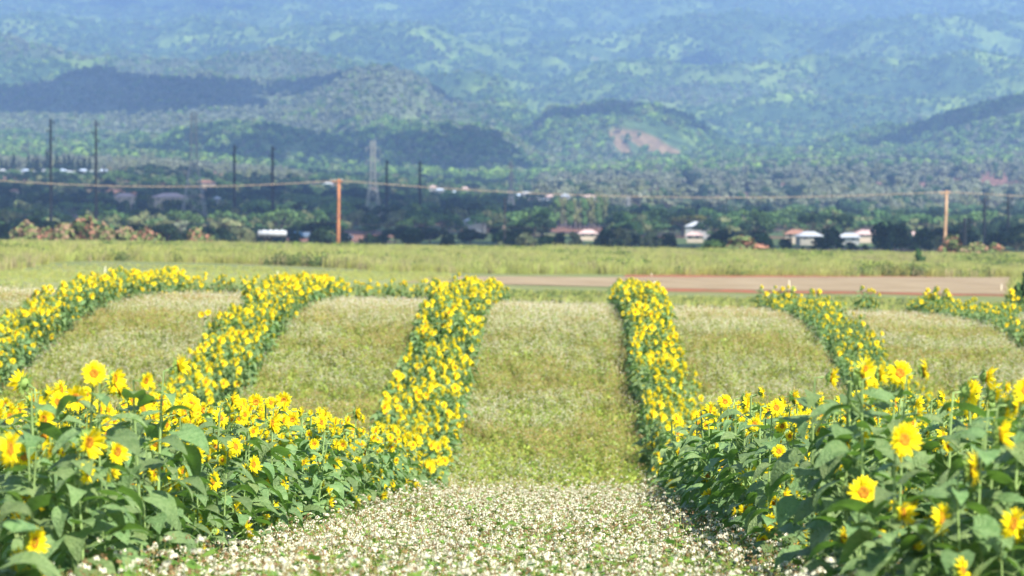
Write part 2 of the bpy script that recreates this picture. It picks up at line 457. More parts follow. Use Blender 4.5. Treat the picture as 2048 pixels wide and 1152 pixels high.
def leaf_mb(seed, L=1.0, W=0.85, droop=0.5, fold=0.25, m=0, nl=6, nw=4):
    """a heart shaped blade along +X from the origin, tip at about L, drooping"""
    r = random.Random(seed); b = MB()
    V = []; ph = r.uniform(0, 6)
    for i in range(nl + 1):
        t = i / nl
        half = W * 0.5 * (math.sin(math.pi * min(1, (t * 0.93 + 0.07)) ** 0.62)) ** 0.8 if t < 1 else 0.015
        half = max(half, 0.02)
        x = L * t; z = 0.22 * L * math.sin(t * 1.8) - droop * L * t * t
        for j in range(nw + 1):
            q = (j / nw - 0.5) * 2
            jag = 1 + 0.07 * ((i + j) % 2) * (1 if abs(q) > 0.9 else 0)
            V.append((x - (0.16 * L * abs(q) ** 1.5) * (1 - t) ** 2, q * half * jag, z + fold * half * abs(q) + 0.05 * L * math.sin(ph + 5 * t + 3 * q) * abs(q)))
    Fc = []
    for i in range(nl):
        for j in range(nw):
            a = i * (nw + 1) + j
            Fc.append((a, a + 1, a + nw + 2, a + nw + 1))
    b.add(V, Fc, m)
    return b

def petals_mb(seed, n=22, m=0, r0=0.036, L=0.072, two=True):
    """ring of ray petals, facing +X"""
    r = random.Random(seed); b = MB()
    sad = r.uniform(-0.6, 0.12)
    for ring in range(2 if two else 1):
        for k in range(n if ring == 0 else n // 2):
            a = 2 * math.pi * (k + 0.5 * ring + r.uniform(-.3, .3)) / (n if ring == 0 else n // 2)
            l = L * r.uniform(0.8, 1.15) * (1 if ring == 0 else 0.85); wd_ = 0.0135 * r.uniform(0.7, 1.2)
            back = sad + r.uniform(-0.45, 0.45) + (0.0 if ring == 0 else -0.3)
            pts = []
            for t, ww in ((0, 0.55), (0.45, 1.0), (0.8, 0.75), (1.0, 0.08)):
                rad = r0 * 0.9 + l * t
                x = 0.006 * ring + 0.004 - back * l * t * t + 0.012 * math.sin(t * 3)
                for s in (-1, 1):
                    tx = s * wd_ * ww
                    pts.append((x + 0.25 * abs(tx), rad * math.cos(a) - tx * math.sin(a), rad * math.sin(a) + tx * math.cos(a)))
            b.add(pts, [(0, 1, 3, 2), (2, 3, 5, 4), (4, 5, 7, 6)], m)
    return b
def disc_mb(m=0):
    b = MB(); n = 14; V = []; Fc = []
    prof = [(0.0, 0.010), (0.014, 0.012), (0.028, 0.020), (0.038, 0.016), (0.042, -0.004)]
    for rad, x in prof[1:]:
        for k in range(n):
            a = 2 * math.pi * k / n
            V.append((x, rad * math.cos(a), rad * math.sin(a)))
    V.append((prof[0][1], 0, 0)); c = len(V) - 1
    for k in range(n): Fc.append((c, k, (k + 1) % n))
    for i in range(len(prof) - 2):
        for k in range(n):
            k2 = (k + 1) % n
            Fc.append((i * n + k, (i + 1) * n + k, (i + 1) * n + k2, i * n + k2))
    b.add(V, Fc, m)
    return b
def bracts_mb(seed, m=0, open_=1.0):
    """green back of the head with its pointed bracts"""
    r = random.Random(seed); b = MB(); n = 12; V = []; Fc = []
    prof = [(-0.045, 0.010), (-0.036, 0.026), (-0.020, 0.044), (0.0, 0.050)]
    for x, rad in prof:
        for k in range(n):
            a = 2 * math.pi * k / n
            V.append((x, rad * math.cos(a), rad * math.sin(a)))
    for i in range(3):
        for k in range(n):
            k2 = (k + 1) % n
            Fc.append((i * n + k, i * n + k2, (i + 1) * n + k2, (i + 1) * n + k))
    b.add(V, Fc, m)
    for ring in range(2):
        for k in range(13):
            a = 2 * math.pi * (k + 0.5 * ring) / 13 + r.uniform(-.1, .1)
            l = r.uniform(0.035, 0.055); P = []
            for t, ww in ((0, 0.012), (0.5, 0.010), (1, 0.001)):
                rad = 0.044 + l * t * open_; x = -0.018 + 0.010 * ring - 0.012 * t + r.uniform(-.01, .01) * t + (1 - open_) * 0.05 * t
                for s in (-1, 1):
                    P.append((x, rad * math.cos(a) - s * ww * math.sin(a), rad * math.sin(a) + s * ww * math.cos(a)))
            b.add(P, [(0, 1, 3, 2), (2, 3, 5, 4)], m)
    return b

SFM = [M['leaf'], M['stem'], M['petal'], M['disc'], M['calyx']]
LEAFB = [leaf_mb(i, 1.0, random.uniform(0.72, 0.92), random.uniform(0.35, 0.75), random.uniform(0.1, 0.35)) for i in range(6)]
LEAFM = [b.mesh('leaf', M['leaf'], True) for b in LEAFB]
PETB = [petals_mb(i, 20 + i % 4) for i in range(5)]
PETM = [b.mesh('petals', M['petal']) for b in PETB]
DISCB = disc_mb(); DISCM = DISCB.mesh('disc', M['disc'], True)
BRB = [bracts_mb(i) for i in range(3)]
BRM = [b.mesh('flower_head', M['calyx']) for b in BRB]
BUDB = bracts_mb(9, open_=0.35); BUDM = BUDB.mesh('flower_head', M['calyx'])

def design(seed, az=None, pitch=None, heads=None, bud=False, nleaf=None, hs=1.0):
    """a sunflower 1.7 m tall: stem path, leaf transforms, heads (each with its stalk)"""
    r = random.Random(seed)
    H = 1.62
    dx, dy = r.uniform(-.07, .07), r.uniform(-.07, .07)
    def p(t): return Vector((dx * t * t, dy * t * t, H * t))
    d = dict(stem=[], leaves=[], heads=[])
    if az is None: az = R(-14 + r.gauss(0, 34))
    if pitch is None: pitch = R(r.uniform(-12, 22))
    n = heads if heads is not None else r.choice([2, 2, 3, 3, 4])
    hd = Vector((math.cos(az) * math.cos(pitch), math.sin(az) * math.cos(pitch), math.sin(pitch)))
    top = p(1.0)
    d['stem'].append(([p(0), p(.3), p(.6), p(.9), top + Vector((0, 0, .03)) + hd * 0.01, top + hd * 0.055 + Vector((0, 0, .035))], [.016, .014, .012, .009, .008, .010]))
    d['heads'].append((top + hd * 0.095 + Vector((0, 0, .04)), az, pitch, hs * r.uniform(.8, 1.3), bud))
    for k in range(1, n):
        t = r.uniform(.42, .95); a2 = az + R(r.gauss(0, 45)); ba = r.uniform(0, 6.28); pi2 = R(r.uniform(-20, 15))
        b0 = p(t); l = r.uniform(.10, .20)
        b1 = b0 + Vector((math.cos(ba) * l, math.sin(ba) * l, l * 1.0))
        h2 = Vector((math.cos(a2) * math.cos(pi2), math.sin(a2) * math.cos(pi2), math.sin(pi2)))
        d['stem'].append(([b0, (b0 + b1) / 2 + Vector((0, 0, -.02)), b1, b1 + h2 * .05 + Vector((0, 0, .01))], [.008, .007, .006, .007]))
        d['heads'].append((b1 + h2 * .09 + Vector((0, 0, .01)), a2, pi2, r.uniform(.55, 1.1), r.random() < .14))
    nl = nleaf or 24
    for k in range(nl):
        t = 0.08 + 0.89 * (max(0.0, k + r.uniform(-.3, .3)) / nl) ** .9
        a = k * 2.4 + r.uniform(-.4, .4)
        size = (0.245 if t < .75 else 0.245 - 0.32 * (t - .75)) * r.uniform(.62, 1.18)
        pet = (0.13 if t < .8 else .06) * r.uniform(.5, 1.4)
        b0 = p(t); b1 = b0 + Vector((math.cos(a) * pet, math.sin(a) * pet, pet * .55))
        d['stem'].append(([b0, b1], [.005, .003]))
        d['leaves'].append((r.randrange(6), b1, (R(r.uniform(-22, 22)), R(r.uniform(-12, 38) - (15 if t > .85 else 0)), a), size))
    return d
def head_rot(az, pitch): return (0, -pitch, az)

def stem_mesh(d):
    b = MB()
    for pts, rad in d['stem']: b.tube(pts, [q * .78 for q in rad], 5)
    return b.mesh('stem', M['stem'], True)
def joined(d, name):
    b = MB()
    for pts, rad in d['stem']: b.tube(pts, rad, 4, 1)
    for li, loc, rot, s in d['leaves']: b.merge(LEAFB[li], T(loc, rot, s), 0)
    for k, (loc, az, pi_, s, bud) in enumerate(d['heads']):
        X = T(loc, head_rot(az, pi_), s)
        b.merge(BUDB if bud else BRB[k % 3], X, 4)
        if not bud:
            b.merge(PETB[(k + len(d['leaves'])) % 5], X, 2); b.merge(DISCB, X, 3)
    return b.mesh(name, SFM)

def place_sunflower(d, sm, x, y, z, rz, s, label, k, tall=1.0):
    root = empty('sunflower', (x, y, z), rz, s)
    tag(root, label, 'sunflower', 'sunflowers in the planted rows')
    link('stem', sm, root)
    for li, loc, rot, ls in d['leaves']:
        link('leaf', LEAFM[li], root, loc, rot, (ls, ls, ls))
    for q, (loc, az, pi_, hs, bud) in enumerate(d['heads']):
        h = link('flower_head', BUDM if bud else BRM[(k + q) % 3], root, loc, head_rot(az - 0, pi_), (hs, hs, hs))
        if not bud:
            link('petals', PETM[(k + q) % 5], h); link('disc', DISCM, h)
    return root

def scatter(name, pts, rot, scl, idx, protos, kind='stuff', label=None, cat=None):
    """one object of kind stuff that instances small plants on points"""
    coll = bpy.data.collections.new(name + '_kinds')
    for i, me in enumerate(protos):
        coll.objects.link(bpy.data.objects.new('%s_%03d' % (name, i), me))
    me = bpy.data.meshes.new(name)
    pts = np.asarray(pts, np.float32)
    me.vertices.add(len(pts)); me.vertices.foreach_set('co', pts.ravel())
    a = me.attributes.new('rot', 'FLOAT_VECTOR', 'POINT'); a.data.foreach_set('vector', np.asarray(rot, np.float32).ravel())
    a = me.attributes.new('scl', 'FLOAT_VECTOR', 'POINT'); a.data.foreach_set('vector', np.asarray(scl, np.float32).ravel())
    a = me.attributes.new('idx', 'INT', 'POINT'); a.data.foreach_set('value', np.asarray(idx, np.int32))
    o = link(name, me)
    ng = bpy.data.node_groups.new(name + '_nodes', 'GeometryNodeTree')
    ng.interface.new_socket('Geometry', in_out='INPUT', socket_type='NodeSocketGeometry')
    ng.interface.new_socket('Geometry', in_out='OUTPUT', socket_type='NodeSocketGeometry')
    N = ng.nodes; L = ng.links
    gi = N.new('NodeGroupInput'); go = N.new('NodeGroupOutput')
    ip = N.new('GeometryNodeInstanceOnPoints'); ci = N.new('GeometryNodeCollectionInfo')
    ci.inputs['Collection'].default_value = coll
    ci.inputs['Separate Children'].default_value = True; ci.inputs['Reset Children'].default_value = True
    def na(nm, ty):
        n = N.new('GeometryNodeInputNamedAttribute'); n.data_type = ty; n.inputs[0].default_value = nm; return n.outputs[0]
    L.new(gi.outputs[0], ip.inputs['Points']); L.new(ci.outputs[0], ip.inputs['Instance'])
    ip.inputs['Pick Instance'].default_value = True
    L.new(na('idx', 'INT'), ip.inputs['Instance Index'])
    er = N.new('FunctionNodeEulerToRotation')
    L.new(na('rot', 'FLOAT_VECTOR'), er.inputs[0]); L.new(er.outputs[0], ip.inputs['Rotation'])
    L.new(na('scl', 'FLOAT_VECTOR'), ip.inputs['Scale'])
    L.new(ip.outputs[0], go.inputs[0])
    md = o.modifiers.new('scatter', 'NODES'); md.node_group = ng
    tag(o, label, cat, kind=kind)
    return o

# ------------------------------------------------------------------ sunflowers
def row_x(c, y): return c + ROW * y
def plant_h(y, bank):
    """scale of a 1.7 m plant at that depth"""
    near = {'A': 1.76, 'B': 1.78}.get(bank, 1.55)
    return np.interp(y, [14, 30, 45, 60, 95, 115], [near, near * 0.97, 1.50, 1.38, 1.36, 1.36]) / 1.72

K = 26
DES = [design(100 + i) for i in range(K)]
SPARSE = [design(300 + i, heads=1 + i % 2, bud=(i % 4 != 0)) for i in range(8)]
DESN = []
for i in range(K):      # the near plants carry more, slightly smaller heads and finer leaves
    r_ = random.Random(4000 + i)
    d2 = design(500 + i, heads=r_.choice([3, 4, 4, 5, 6]), nleaf=27)
    d2['heads'] = [(a, b_, c, s_ * r_.uniform(.50, .82), e) for a, b_, c, s_, e in d2['heads']]
    d2['leaves'] = [(li, loc, rot, ls * .88) for li, loc, rot, ls in d2['leaves']]
    DESN.append(d2)
STEMS = [stem_mesh(d) for d in DESN]
def lab(px, py):
    return (px, py)
# heads that stand out in the photograph: bank, pixel x, y of the head, facing (0 = right, -90 = at the camera), size, label
HERO = [
 ('A', 187, 740, -80, 1.0, 'sunflower facing the camera high at the top edge of the left bank'),
 ('A', 228, 750, -30, .95, 'tall sunflower turned right just beside the topmost camera-facing head of the left bank'),
 ('A', 120, 773, -20, 1.0, 'sunflower seen side on, left of the topmost camera-facing head of the left bank'),
 ('A', 290, 755, -55, .8, 'small orange-centred sunflower in shade under the tallest leaves of the left bank'),
 ('A', 357, 727, -10, 1.15, 'tallest sunflower of the left bank, green back left and petals right'),
 ('A', 303, 822, -35, 1.15, 'large sunflower below the tallest one of the left bank, half turned right'),
 ('A', 175, 878, -50, 1.3, 'biggest round sunflower in the middle of the left bank'),
 ('A', 172, 938, -20, 1.0, 'sunflower hanging right under the biggest round head of the left bank'),
 ('A', 232, 897, -60, 1.1, 'orange-centred sunflower just right of the biggest round head of the left bank'),
 ('A', 224, 940, -10, .7, 'narrow side-on sunflower below the orange-centred pair in the left bank'),
 ('A', 452, 808, -5, 1.1, 'sunflower in profile with petals spread right on the mid crest of the left bank'),
 ('A', 562, 850, -15, 1.2, 'tall narrow sunflower standing over the right half of the left bank'),
 ('A', 567, 808, -10, .7, 'small sunflower tip poking up highest in the right half of the left bank'),
 ('A', 640, 870, -25, 1.1, 'side-on sunflower just left of the round one at the right end of the left bank'),
 ('A', 665, 878, -85, .95, 'small round sunflower facing the camera near the right end of the left bank'),
 ('A', 590, 860, -15, .8, 'slim sunflower between the tall narrow one and the round end one'),
 ('A', 605, 922, -30, 1.0, 'sunflower low on the right half of the left bank against dark leaves'),
 ('A', 660, 942, -45, .9, 'sunflower lowest at the right end of the left bank, above the buckwheat'),
 ('A', 505, 925, -50, 1.1, 'sunflower on the lower middle of the left bank leaning towards the buckwheat'),
 ('A', 480, 890, -30, 1.0, 'sunflower in the crowded yellow patch of the left bank, its right side'),
 ('A', 425, 880, -40, 1.0, 'sunflower in the crowded yellow patch of the left bank, its centre'),
 ('A', 390, 905, -30, 1.0, 'sunflower in the crowded yellow patch of the left bank, its lower left'),
 ('A', 305, 940, -15, 1.0, 'drooping sunflower alone among broad leaves, below the middle of the left bank'),
 ('A', 65, 1078, -40, 1.1, 'upper right sunflower of the pair in the bottom left corner'),
 ('A', 35, 1115, -60, 1.0, 'lower left sunflower of the pair in the bottom left corner'),
 ('A', 88, 1145, -20, .8, 'sunflower cut by the bottom edge right of the corner pair'),
 ('A', 22, 822, -35, 1.3, 'big bright sunflower at the left picture edge, upper one'),
 ('A', 15, 890, -25, 1.4, 'big bright sunflower at the left picture edge, lower one'),
 ('A', 110, 832, -30, 1.2, 'ragged bright sunflower between the left edge pair and the biggest round head'),
 ('A', 45, 760, 150, 1.2, 'sunflower turned away showing its pale green back at the top left of the left bank'),
 ('A', 755, 895, -35, .8, 'sunflower where the left bank narrows down to the buckwheat'),
 ('A', 830, 965, -70, .7, 'last sunflower of the left bank, touching the white buckwheat'),
 ('B', 1800, 740, -78, 1.15, 'large open sunflower facing the camera at the top of the right bank'),
 ('B', 1662, 748, -12, 1.1, 'sunflower in profile with green back at the upper left shoulder of the right bank'),
 ('B', 1735, 748, -30, 1.0, 'narrow sunflower left of the large open one at the top of the right bank'),
 ('B', 1848, 735, -20, 1.1, 'sunflower just right of the large open one at the top of the right bank'),
 ('B', 1972, 747, -5, 1.2, 'sunflower in sharp profile standing alone at the top right of the right bank'),
 ('B', 1678, 800, -15, 1.1, 'side-on sunflower below the upper left shoulder of the right bank'),
 ('B', 1920, 800, -60, 1.1, 'dark-centred sunflower between the top edge and the right edge of the right bank'),
 ('B', 1495, 905, -85, .9, 'small round camera-facing sunflower at the left end of the right bank'),
 ('B', 1567, 903, -65, .9, 'sunflower second from the left end of the right bank, beside the small round one'),
 ('B', 1622, 887, -60, 1.0, 'orange-centred sunflower third from the left end of the right bank'),
 ('B', 1600, 803, -50, .8, 'small sunflower peeping over the left slope of the right bank'),
 ('B', 1543, 1040, -80, 1.0, 'lone sunflower at the foot of the right bank beside the buckwheat'),
 ('B', 1687, 1070, -50, .9, 'sunflower low on the right bank, right of the lone one at its foot'),
 ('B', 1727, 978, -78, 1.35, 'big round sunflower with a fat disc in the middle of the right bank'),
 ('B', 1805, 1018, -60, 1.0, 'shaded drooping sunflower right of the big round one in the right bank'),
 ('B', 1882, 1030, -45, 1.2, 'ragged sunflower in the lower part of the right bank'),
 ('B', 1808, 872, -65, 1.2, 'sunflower with a dark centre in the upper middle of the right bank'),
 ('B', 1740, 865, -20, 1.4, 'broad drooping yellow head left of the dark-centred one in the right bank'),
 ('B', 1945, 930, -30, 1.4, 'large sideways sunflower near the right edge, mid height of the right bank'),
 ('B', 2000, 860, -15, 1.4, 'large bright sunflower at the right picture edge, upper one'),
 ('B', 2025, 1040, -60, 1.5, 'largest sunflower at the right picture edge, low down'),
 ('B', 2005, 800, -25, 1.2, 'sunflower just under the lone profile head at the top right'),
 ('B', 1830, 1095, -20, 1.1, 'side-on sunflower near the bottom of the right bank'),
 ('B', 1925, 1135, -50, 1.0, 'sunflower cut by the bottom edge under the right bank'),
 ('B', 1570, 985, -30, .8, 'small half hidden sunflower left of the big round one in the right bank'),
 ('B', 1885, 830, -20, 1.2, 'side-on sunflower right of the dark-centred one in the right bank'),
]
n_hero = 0
lowhero = []
taken = []
for hi, (bank, hx, hy, az, hs, label) in enumerate(HERO):
    best = None
    for u in np.linspace(-HALF - .12, HALF + .12, 27):
        den = (hx - 1024) / F - ROW
        Y = (ROWS[bank] + u) / den
        if not 13.5 < Y < 62: continue
        X = row_x(ROWS[bank] + u, Y)
        h = zat(hy, Y) - gz(X, Y)          # height of the head above the ground
        want = plant_h(Y, bank) * 1.72
        inner = abs(u - (HALF if bank == 'A' else -HALF))
        cost = abs(h - want) * 1.5 + (0.35 * inner if h < want - .25 else 0) + (9 if h < .55 else 0)
        if best is None or cost < best[0]: best = (cost, X, Y, h)
    c, X, Y, h = best
    az = az * .6 if -60 <= az <= 0 else az
    d = design(900 + hi, az=R(az), pitch=R(random.uniform(-8, 14)), heads=1, hs=1.0)
    hl = d['heads'][0][0]
    s = max(0.35, h / hl.z)
    f = min(hs, 1.25) * .64 / s
    q = d['heads'][0]; d['heads'][0] = (q[0], q[1], q[2], q[3] * 0 + f * 1.02, q[4])
    ll = []
    for (li, loc, rot, ls) in d['leaves']: ll.append((li, loc, rot, ls * min(1.35, 0.85 / s) if s < .9 else ls * .84))
    d['leaves'] = ll
    place_sunflower(d, stem_mesh(d), X - hl.x * s, Y - hl.y * s, gz(X, Y) - 0.02, 0, s, label, hi)
    taken.append((X, Y)); n_hero += 1
    if h < plant_h(Y, bank) * 1.72 - .3: lowhero.append((hx, Y))

spots = []
for bank in ROWS:
    for ln in range(5):
        hw = {'A': .74, 'B': .50, 'C': .68}.get(bank, .6)
        u = (ln - 2) / 2 * (hw if bank not in 'AB' else .8)
        y = {'A': 14.5, 'B': 13.2}.get(bank, 55.0)
        while y < 116:
            yy = y + random.uniform(-.08, .08)
            uu = u + random.uniform(-.12, .12)
            y += 0.34 * (1.0 if y < 50 else 1.08)
            if bank in 'AB' and yy > 38: uu *= 1 - (1 - hw / .8) * min(1, (yy - 38) / 15)
            X = row_x(ROWS[bank] + uu, yy)
            px = px_of(X, yy)
            if px < -120 or px > 2170 or (bank == 'A' and yy < 19 and px < 40): continue
            if bank == 'C' and yy > 113: continue
            if any((X - a) ** 2 + (yy - b) ** 2 < 0.03 for a, b in taken): continue
            if any(yy < hy_ and yy > hy_ - 5 and abs(px - hx_) < (0.20 if yy > hy_ - 1.2 else .15) * F / yy for hx_, hy_ in lowhero): continue
            spots.append((bank, X, yy, uu))
# bands of sunflowers along the far headland
for (xa, xb, yb, dens) in ((-16, -0.2, 114.0, 1.0), (9.3, 21, 112.0, 0.95), (-0.2, 0.5, 114.5, .5)):
    x = xa
    while x < xb:
        for k in range(3):
            spots.append(('H', x + random.uniform(-.1, .1), yb + (k - 1) * .45 + random.uniform(-.15, .15), 0))
        x += 0.36 / dens
near = sorted([s for s in spots if s[0] in 'AB' and s[2] < 50], key=lambda s: s[2])
def inframe(s):
    zt = gz(s[1], s[2])
    return -40 < px_of(s[1], s[2]) < 2090 and HY - F * (zt + 1.9) / s[2] < 1150
nearv = [s for s in near if inframe(s)]
N_IND = 298 - n_hero
# those that show largest: both banks, nearest first
ind = sorted([s for s in nearv if s[0] == 'A'], key=lambda s: s[2])[:N_IND // 2] + sorted([s for s in nearv if s[0] == 'B'], key=lambda s: s[2])[:N_IND - N_IND // 2]
indset = set(id(s) for s in ind)
for k, s in enumerate(ind):
    bank, X, Y, uu = s
    side = 'left' if bank == 'A' else 'right'
    inner = uu > 0.3 if bank == 'A' else uu < -0.3
    outer = uu < -0.3 if bank == 'A' else uu > 0.3
    where = 'by the buckwheat' if inner else ('on the far side' if outer else 'in the thick')
    zone = 'where it meets the picture edge' if Y < 20 else ('at its mid length' if Y < 27 else 'towards its narrow end')
    i = random.randrange(K)
    lo = (.50 if bank == 'B' else .78) if inner else (.74 if bank == 'B' else .84)
    sc_ = float(plant_h(Y, bank)) * random.uniform(lo, 1.03)
    place_sunflower(DESN[i], STEMS[i], X, Y, gz(X, Y) - .02, R(random.gauss(0, 14)), sc_,
                    'leafy sunflower %s of the %s bank %s' % (where, side, zone), k)
rest = [s for s in spots if id(s) not in indset]
DESF = []
for d in DES:
    d2 = dict(d); d2['heads'] = [(a, b_, c, s_ * random.uniform(.85, 1.45), e) for a, b_, c, s_, e in d['heads']]; DESF.append(d2)
JN = [joined(d, 'sunflower_stand') for d in DESF] + [joined(d, 'sunflower_stand') for d in SPARSE] + [joined(d, 'sunflower_stand') for d in DESN[:14]]
P = []; RO = []; S = []; I = []
for bank, X, Y, uu in rest:
    z = gz(X, Y)
    s = float(plant_h(Y, bank)) * random.uniform(.84, 1.1)
    if bank == 'H': s *= 0.95
    # the right hand rows have far fewer open heads
    sparse = {'D': .45, 'E': .5, 'A': .05, 'C': .05, 'F': .15, 'B': .15}.get(bank, .10)
    if bank in 'DE': s *= 0.78
    gap = fbm(np.array([Y / 1.6]), np.array([uu * 1.5 + ord(bank)]), 12, 2)[0]
    if Y > 50 and bank != 'H':
        edge = abs(uu) > .35
        if gap < (.36 if edge else .22) + (.14 if bank in 'DE' else 0): continue
        s *= .78 + .38 * fbm(np.array([Y / 2.7]), np.array([ord(bank) * 3.0 + uu]), 14, 2)[0]
    if bank == 'H' and X > 5:
        s *= 1.1
        if fbm(np.array([X / 2.2]), np.array([0.0]), 8, 2)[0] < .40: continue
    P.append((X, Y, z - .02)); RO.append((random.gauss(0, .05), random.gauss(0, .05), random.gauss(0, R(16)))); S.append((s, s, s))
    if Y < 46: I.append(K + 8 + random.randrange(14)); continue
    I.append(K + random.randrange(8) if random.random() < sparse else random.randrange(K))
scatter('sunflower_rows', P, RO, S, I, JN, label='thousands of yellow sunflowers in long rows running over the slope to the far headland', cat='sunflowers')


# ------------------------------------------------------------------ buckwheat
M['bw_stem_n'] = mat('buckwheat_stem_near', (0.26, 0.27, 0.08), 0.7, 0.2, rnd=0.2)
M['bw_leaf_n'] = mat('buckwheat_leaf_near', (0.17, 0.30, 0.045), 0.6, 0.2, rnd=0.25, trans=0.3, hue=0.02)
M['bw_flower_n'] = mat('buckwheat_flower_near', (0.80, 0.77, 0.58), 0.7, 0.1, rnd=0.12, trans=0.2)
M['bw_seed_n'] = mat('buckwheat_seed_near', (0.25, 0.15, 0.07), 0.8, 0.1, rnd=0.25)
def buckwheat(seed, flowers=1.0, seeds=0.5, H=0.6, nf=14, sfx=''):
    r = random.Random(seed); b = MB()
    for st in range(3):
        bx, by = r.uniform(-.05, .05), r.uniform(-.05, .05); lx, ly = r.uniform(-.14, .14), r.uniform(-.14, .14)
        h = H * r.uniform(.82, 1.08)
        b.tube([(bx, by, 0), (bx + lx * .4, by + ly * .4, h * .6), (bx + lx, by + ly, h)], [.004, .003, .002], 3, 0)
        for k in range(9):
            t = .35 + .62 * k / 9 + r.uniform(-.05, .05); a = r.uniform(0, 6.28); s = r.uniform(.035, .065)
            o = Vector((bx + lx * t, by + ly * t, h * t)); d = Vector((math.cos(a), math.sin(a), r.uniform(-.2, .5))); sd = Vector((-math.sin(a), math.cos(a), r.uniform(-.3, .3)))
            b.add([o, o + d * s * .5 + sd * s * .55, o + d * s * 1.3, o + d * s * .5 - sd * s * .55], [(0, 1, 2, 3)], 1)
        for k in range(6):
            a = r.uniform(0, 6.28); rad = r.uniform(0, .10)
            c = Vector((bx + lx + math.cos(a) * rad, by + ly + math.sin(a) * rad, h + r.uniform(-.14, .04)))
            u = r.random()
            if u < flowers:
                n_, m_, sz, sp = nf, 2, .0060, (.020 if sfx else .016)
            elif u < flowers + seeds:
                n_, m_, sz, sp = 6, 3, .0055, .015
            else: continue
            for q in range(n_):
                v = Vector((r.gauss(0, 1), r.gauss(0, 1), abs(r.gauss(0, 1)))).normalized()
                p = c + v * sp * r.uniform(.7, 1.2)
                t1 = v.orthogonal().normalized(); t2 = v.cross(t1); s = sz * r.uniform(.8, 1.3)
                b.add([p + t1 * s, p + t2 * s, p - t1 * s, p - t2 * s], [(0, 1, 2, 3)], m_ if not (m_ == 2 and q % 5 == 4) else 3)
    return b.mesh('buckwheat', [M['bw_stem' + sfx], M['bw_leaf' + sfx], M['bw_flower' + sfx], M['bw_seed' + sfx]])
def leafy(seed, n=26, H=.45, spread=.22, s0=.05, mats=None, redtop=0):
    r = random.Random(seed); b = MB()
    for k in range(n):
        a = r.uniform(0, 6.28); rad = spread * math.sqrt(r.random()); z = H * r.uniform(.25, 1) * (1 - .5 * rad / spread)
        o = Vector((math.cos(a) * rad, math.sin(a) * rad, z)); s = s0 * r.uniform(.6, 1.4)
        v = Vector((r.gauss(0, 1), r.gauss(0, 1), r.gauss(0, 1) + .6)).normalized(); t1 = v.orthogonal().normalized(); t2 = v.cross(t1)
        b.add([o - t1 * s, o - t2 * s * .5, o + t1 * s, o + t2 * s * .5], [(0, 1, 2, 3)], 1 if (z > H * .7 and r.random() < redtop) else 0)
    for k in range(4):
        a = r.uniform(0, 6.28)
        b.tube([(0, 0, 0), (math.cos(a) * spread * .6, math.sin(a) * spread * .6, H * .8)], [.006, .002], 3, 0)
    return b.mesh('weed', mats or [M['weed']])
def tuft(seed, n=26, H=1.1, spread=.3, wid=.012, mats=None, lean=.35):
    r = random.Random(seed); b = MB()
    for k in range(n):
        a = r.uniform(0, 6.28); rad = spread * math.sqrt(r.random()) * .5; h = H * r.uniform(.55, 1.1)
        o = Vector((math.cos(a) * rad, math.sin(a) * rad, 0)); la = r.uniform(0, 6.28); l = h * lean * r.uniform(.3, 1.3)
        d = Vector((math.cos(la), math.sin(la), 0)); sd = Vector((-math.sin(la + .8), math.cos(la + .8), 0)) * wid * r.uniform(.7, 1.4)
        p1 = o + d * l * .3 + Vector((0, 0, h * .6)); p2 = o + d * l + Vector((0, 0, h))
        b.add([o - sd, o + sd, p1 + sd * .9, p1 - sd * .9, p2], [(0, 1, 2, 3), (3, 2, 4)], 0 if r.random() < .85 else 1)
    return b.mesh('grass', mats or [M['grass'], M['drygrass']])

def jitter_field(x0, x1, y0, y1, dens, margin=True):
    """random ground points inside a slab, clipped to what a camera near this one could see"""
    n = int((x1 - x0) * (y1 - y0) * dens)
    x = rng.uniform(x0, x1, n); y = rng.uniform(y0, y1, n)
    k = np.abs(x / y) < 0.185
    return x[k], y[k]
def row_clear(x, y, half):
    u = x - ROW * y
    ok = np.ones(len(x), bool)
    for b_, c in ROWS.items(): ok &= np.abs(u - c) > half - (.34 if b_ == 'B' else 0.08)
    return ok
def put(name, x, y, s, idx, protos, z=None, label=None, cat=None, tall=0.15, dz=0.0):
    z = ground_z(x, y) if z is None else z
    n = len(x)
    sv = np.stack([s * rng.uniform(.85, 1.15, n), s * rng.uniform(.85, 1.15, n), s * rng.uniform(1 - tall, 1 + tall, n)], -1)
    ro = np.stack([rng.normal(0, .06, n), rng.normal(0, .06, n), rng.uniform(0, 6.28, n)], -1)
    return scatter(name, np.stack([x, y, z + dz], -1), ro, sv, idx, protos, label=label, cat=cat)

NEARB = [buckwheat(i, .33, .27, sfx='_n', nf=16) for i in range(9)] + [buckwheat(20 + i, .2, .5, sfx='_n') for i in range(3)] + [leafy(40 + i, 34, .58, .2, .035, [M['bw_leaf_n']]) for i in range(4)]
x, y = jitter_field(-3.4, 3.6, 13.0, 52, 62)
u = x - ROW * y
k = (u > ROWS['A'] + HALF - .18) & (u < ROWS['B'] - HALF + .18)
x, y = x[k], y[k]
n = len(x)
pn = fbm(x / 1.1, y / 2.2, 201, 3)
idx = np.where(rng.random(n) < sstep(.46, .62, pn) * .55, rng.integers(9, 12, n), rng.integers(0, 9, n))
idx = np.where(rng.random(n) < .26 + .5 * sstep(.54, .66, fbm(x / .7, y / 1.4, 207, 3)), rng.integers(12, 16, n), idx)
put('buckwheat', x, y, rng.uniform(.9, 1.1, n) * (1 + .10 * sstep(.55, .7, pn)), idx, NEARB, label='dense knee-high flowering buckwheat, white heads and brown seed, in the foreground', cat='buckwheat')

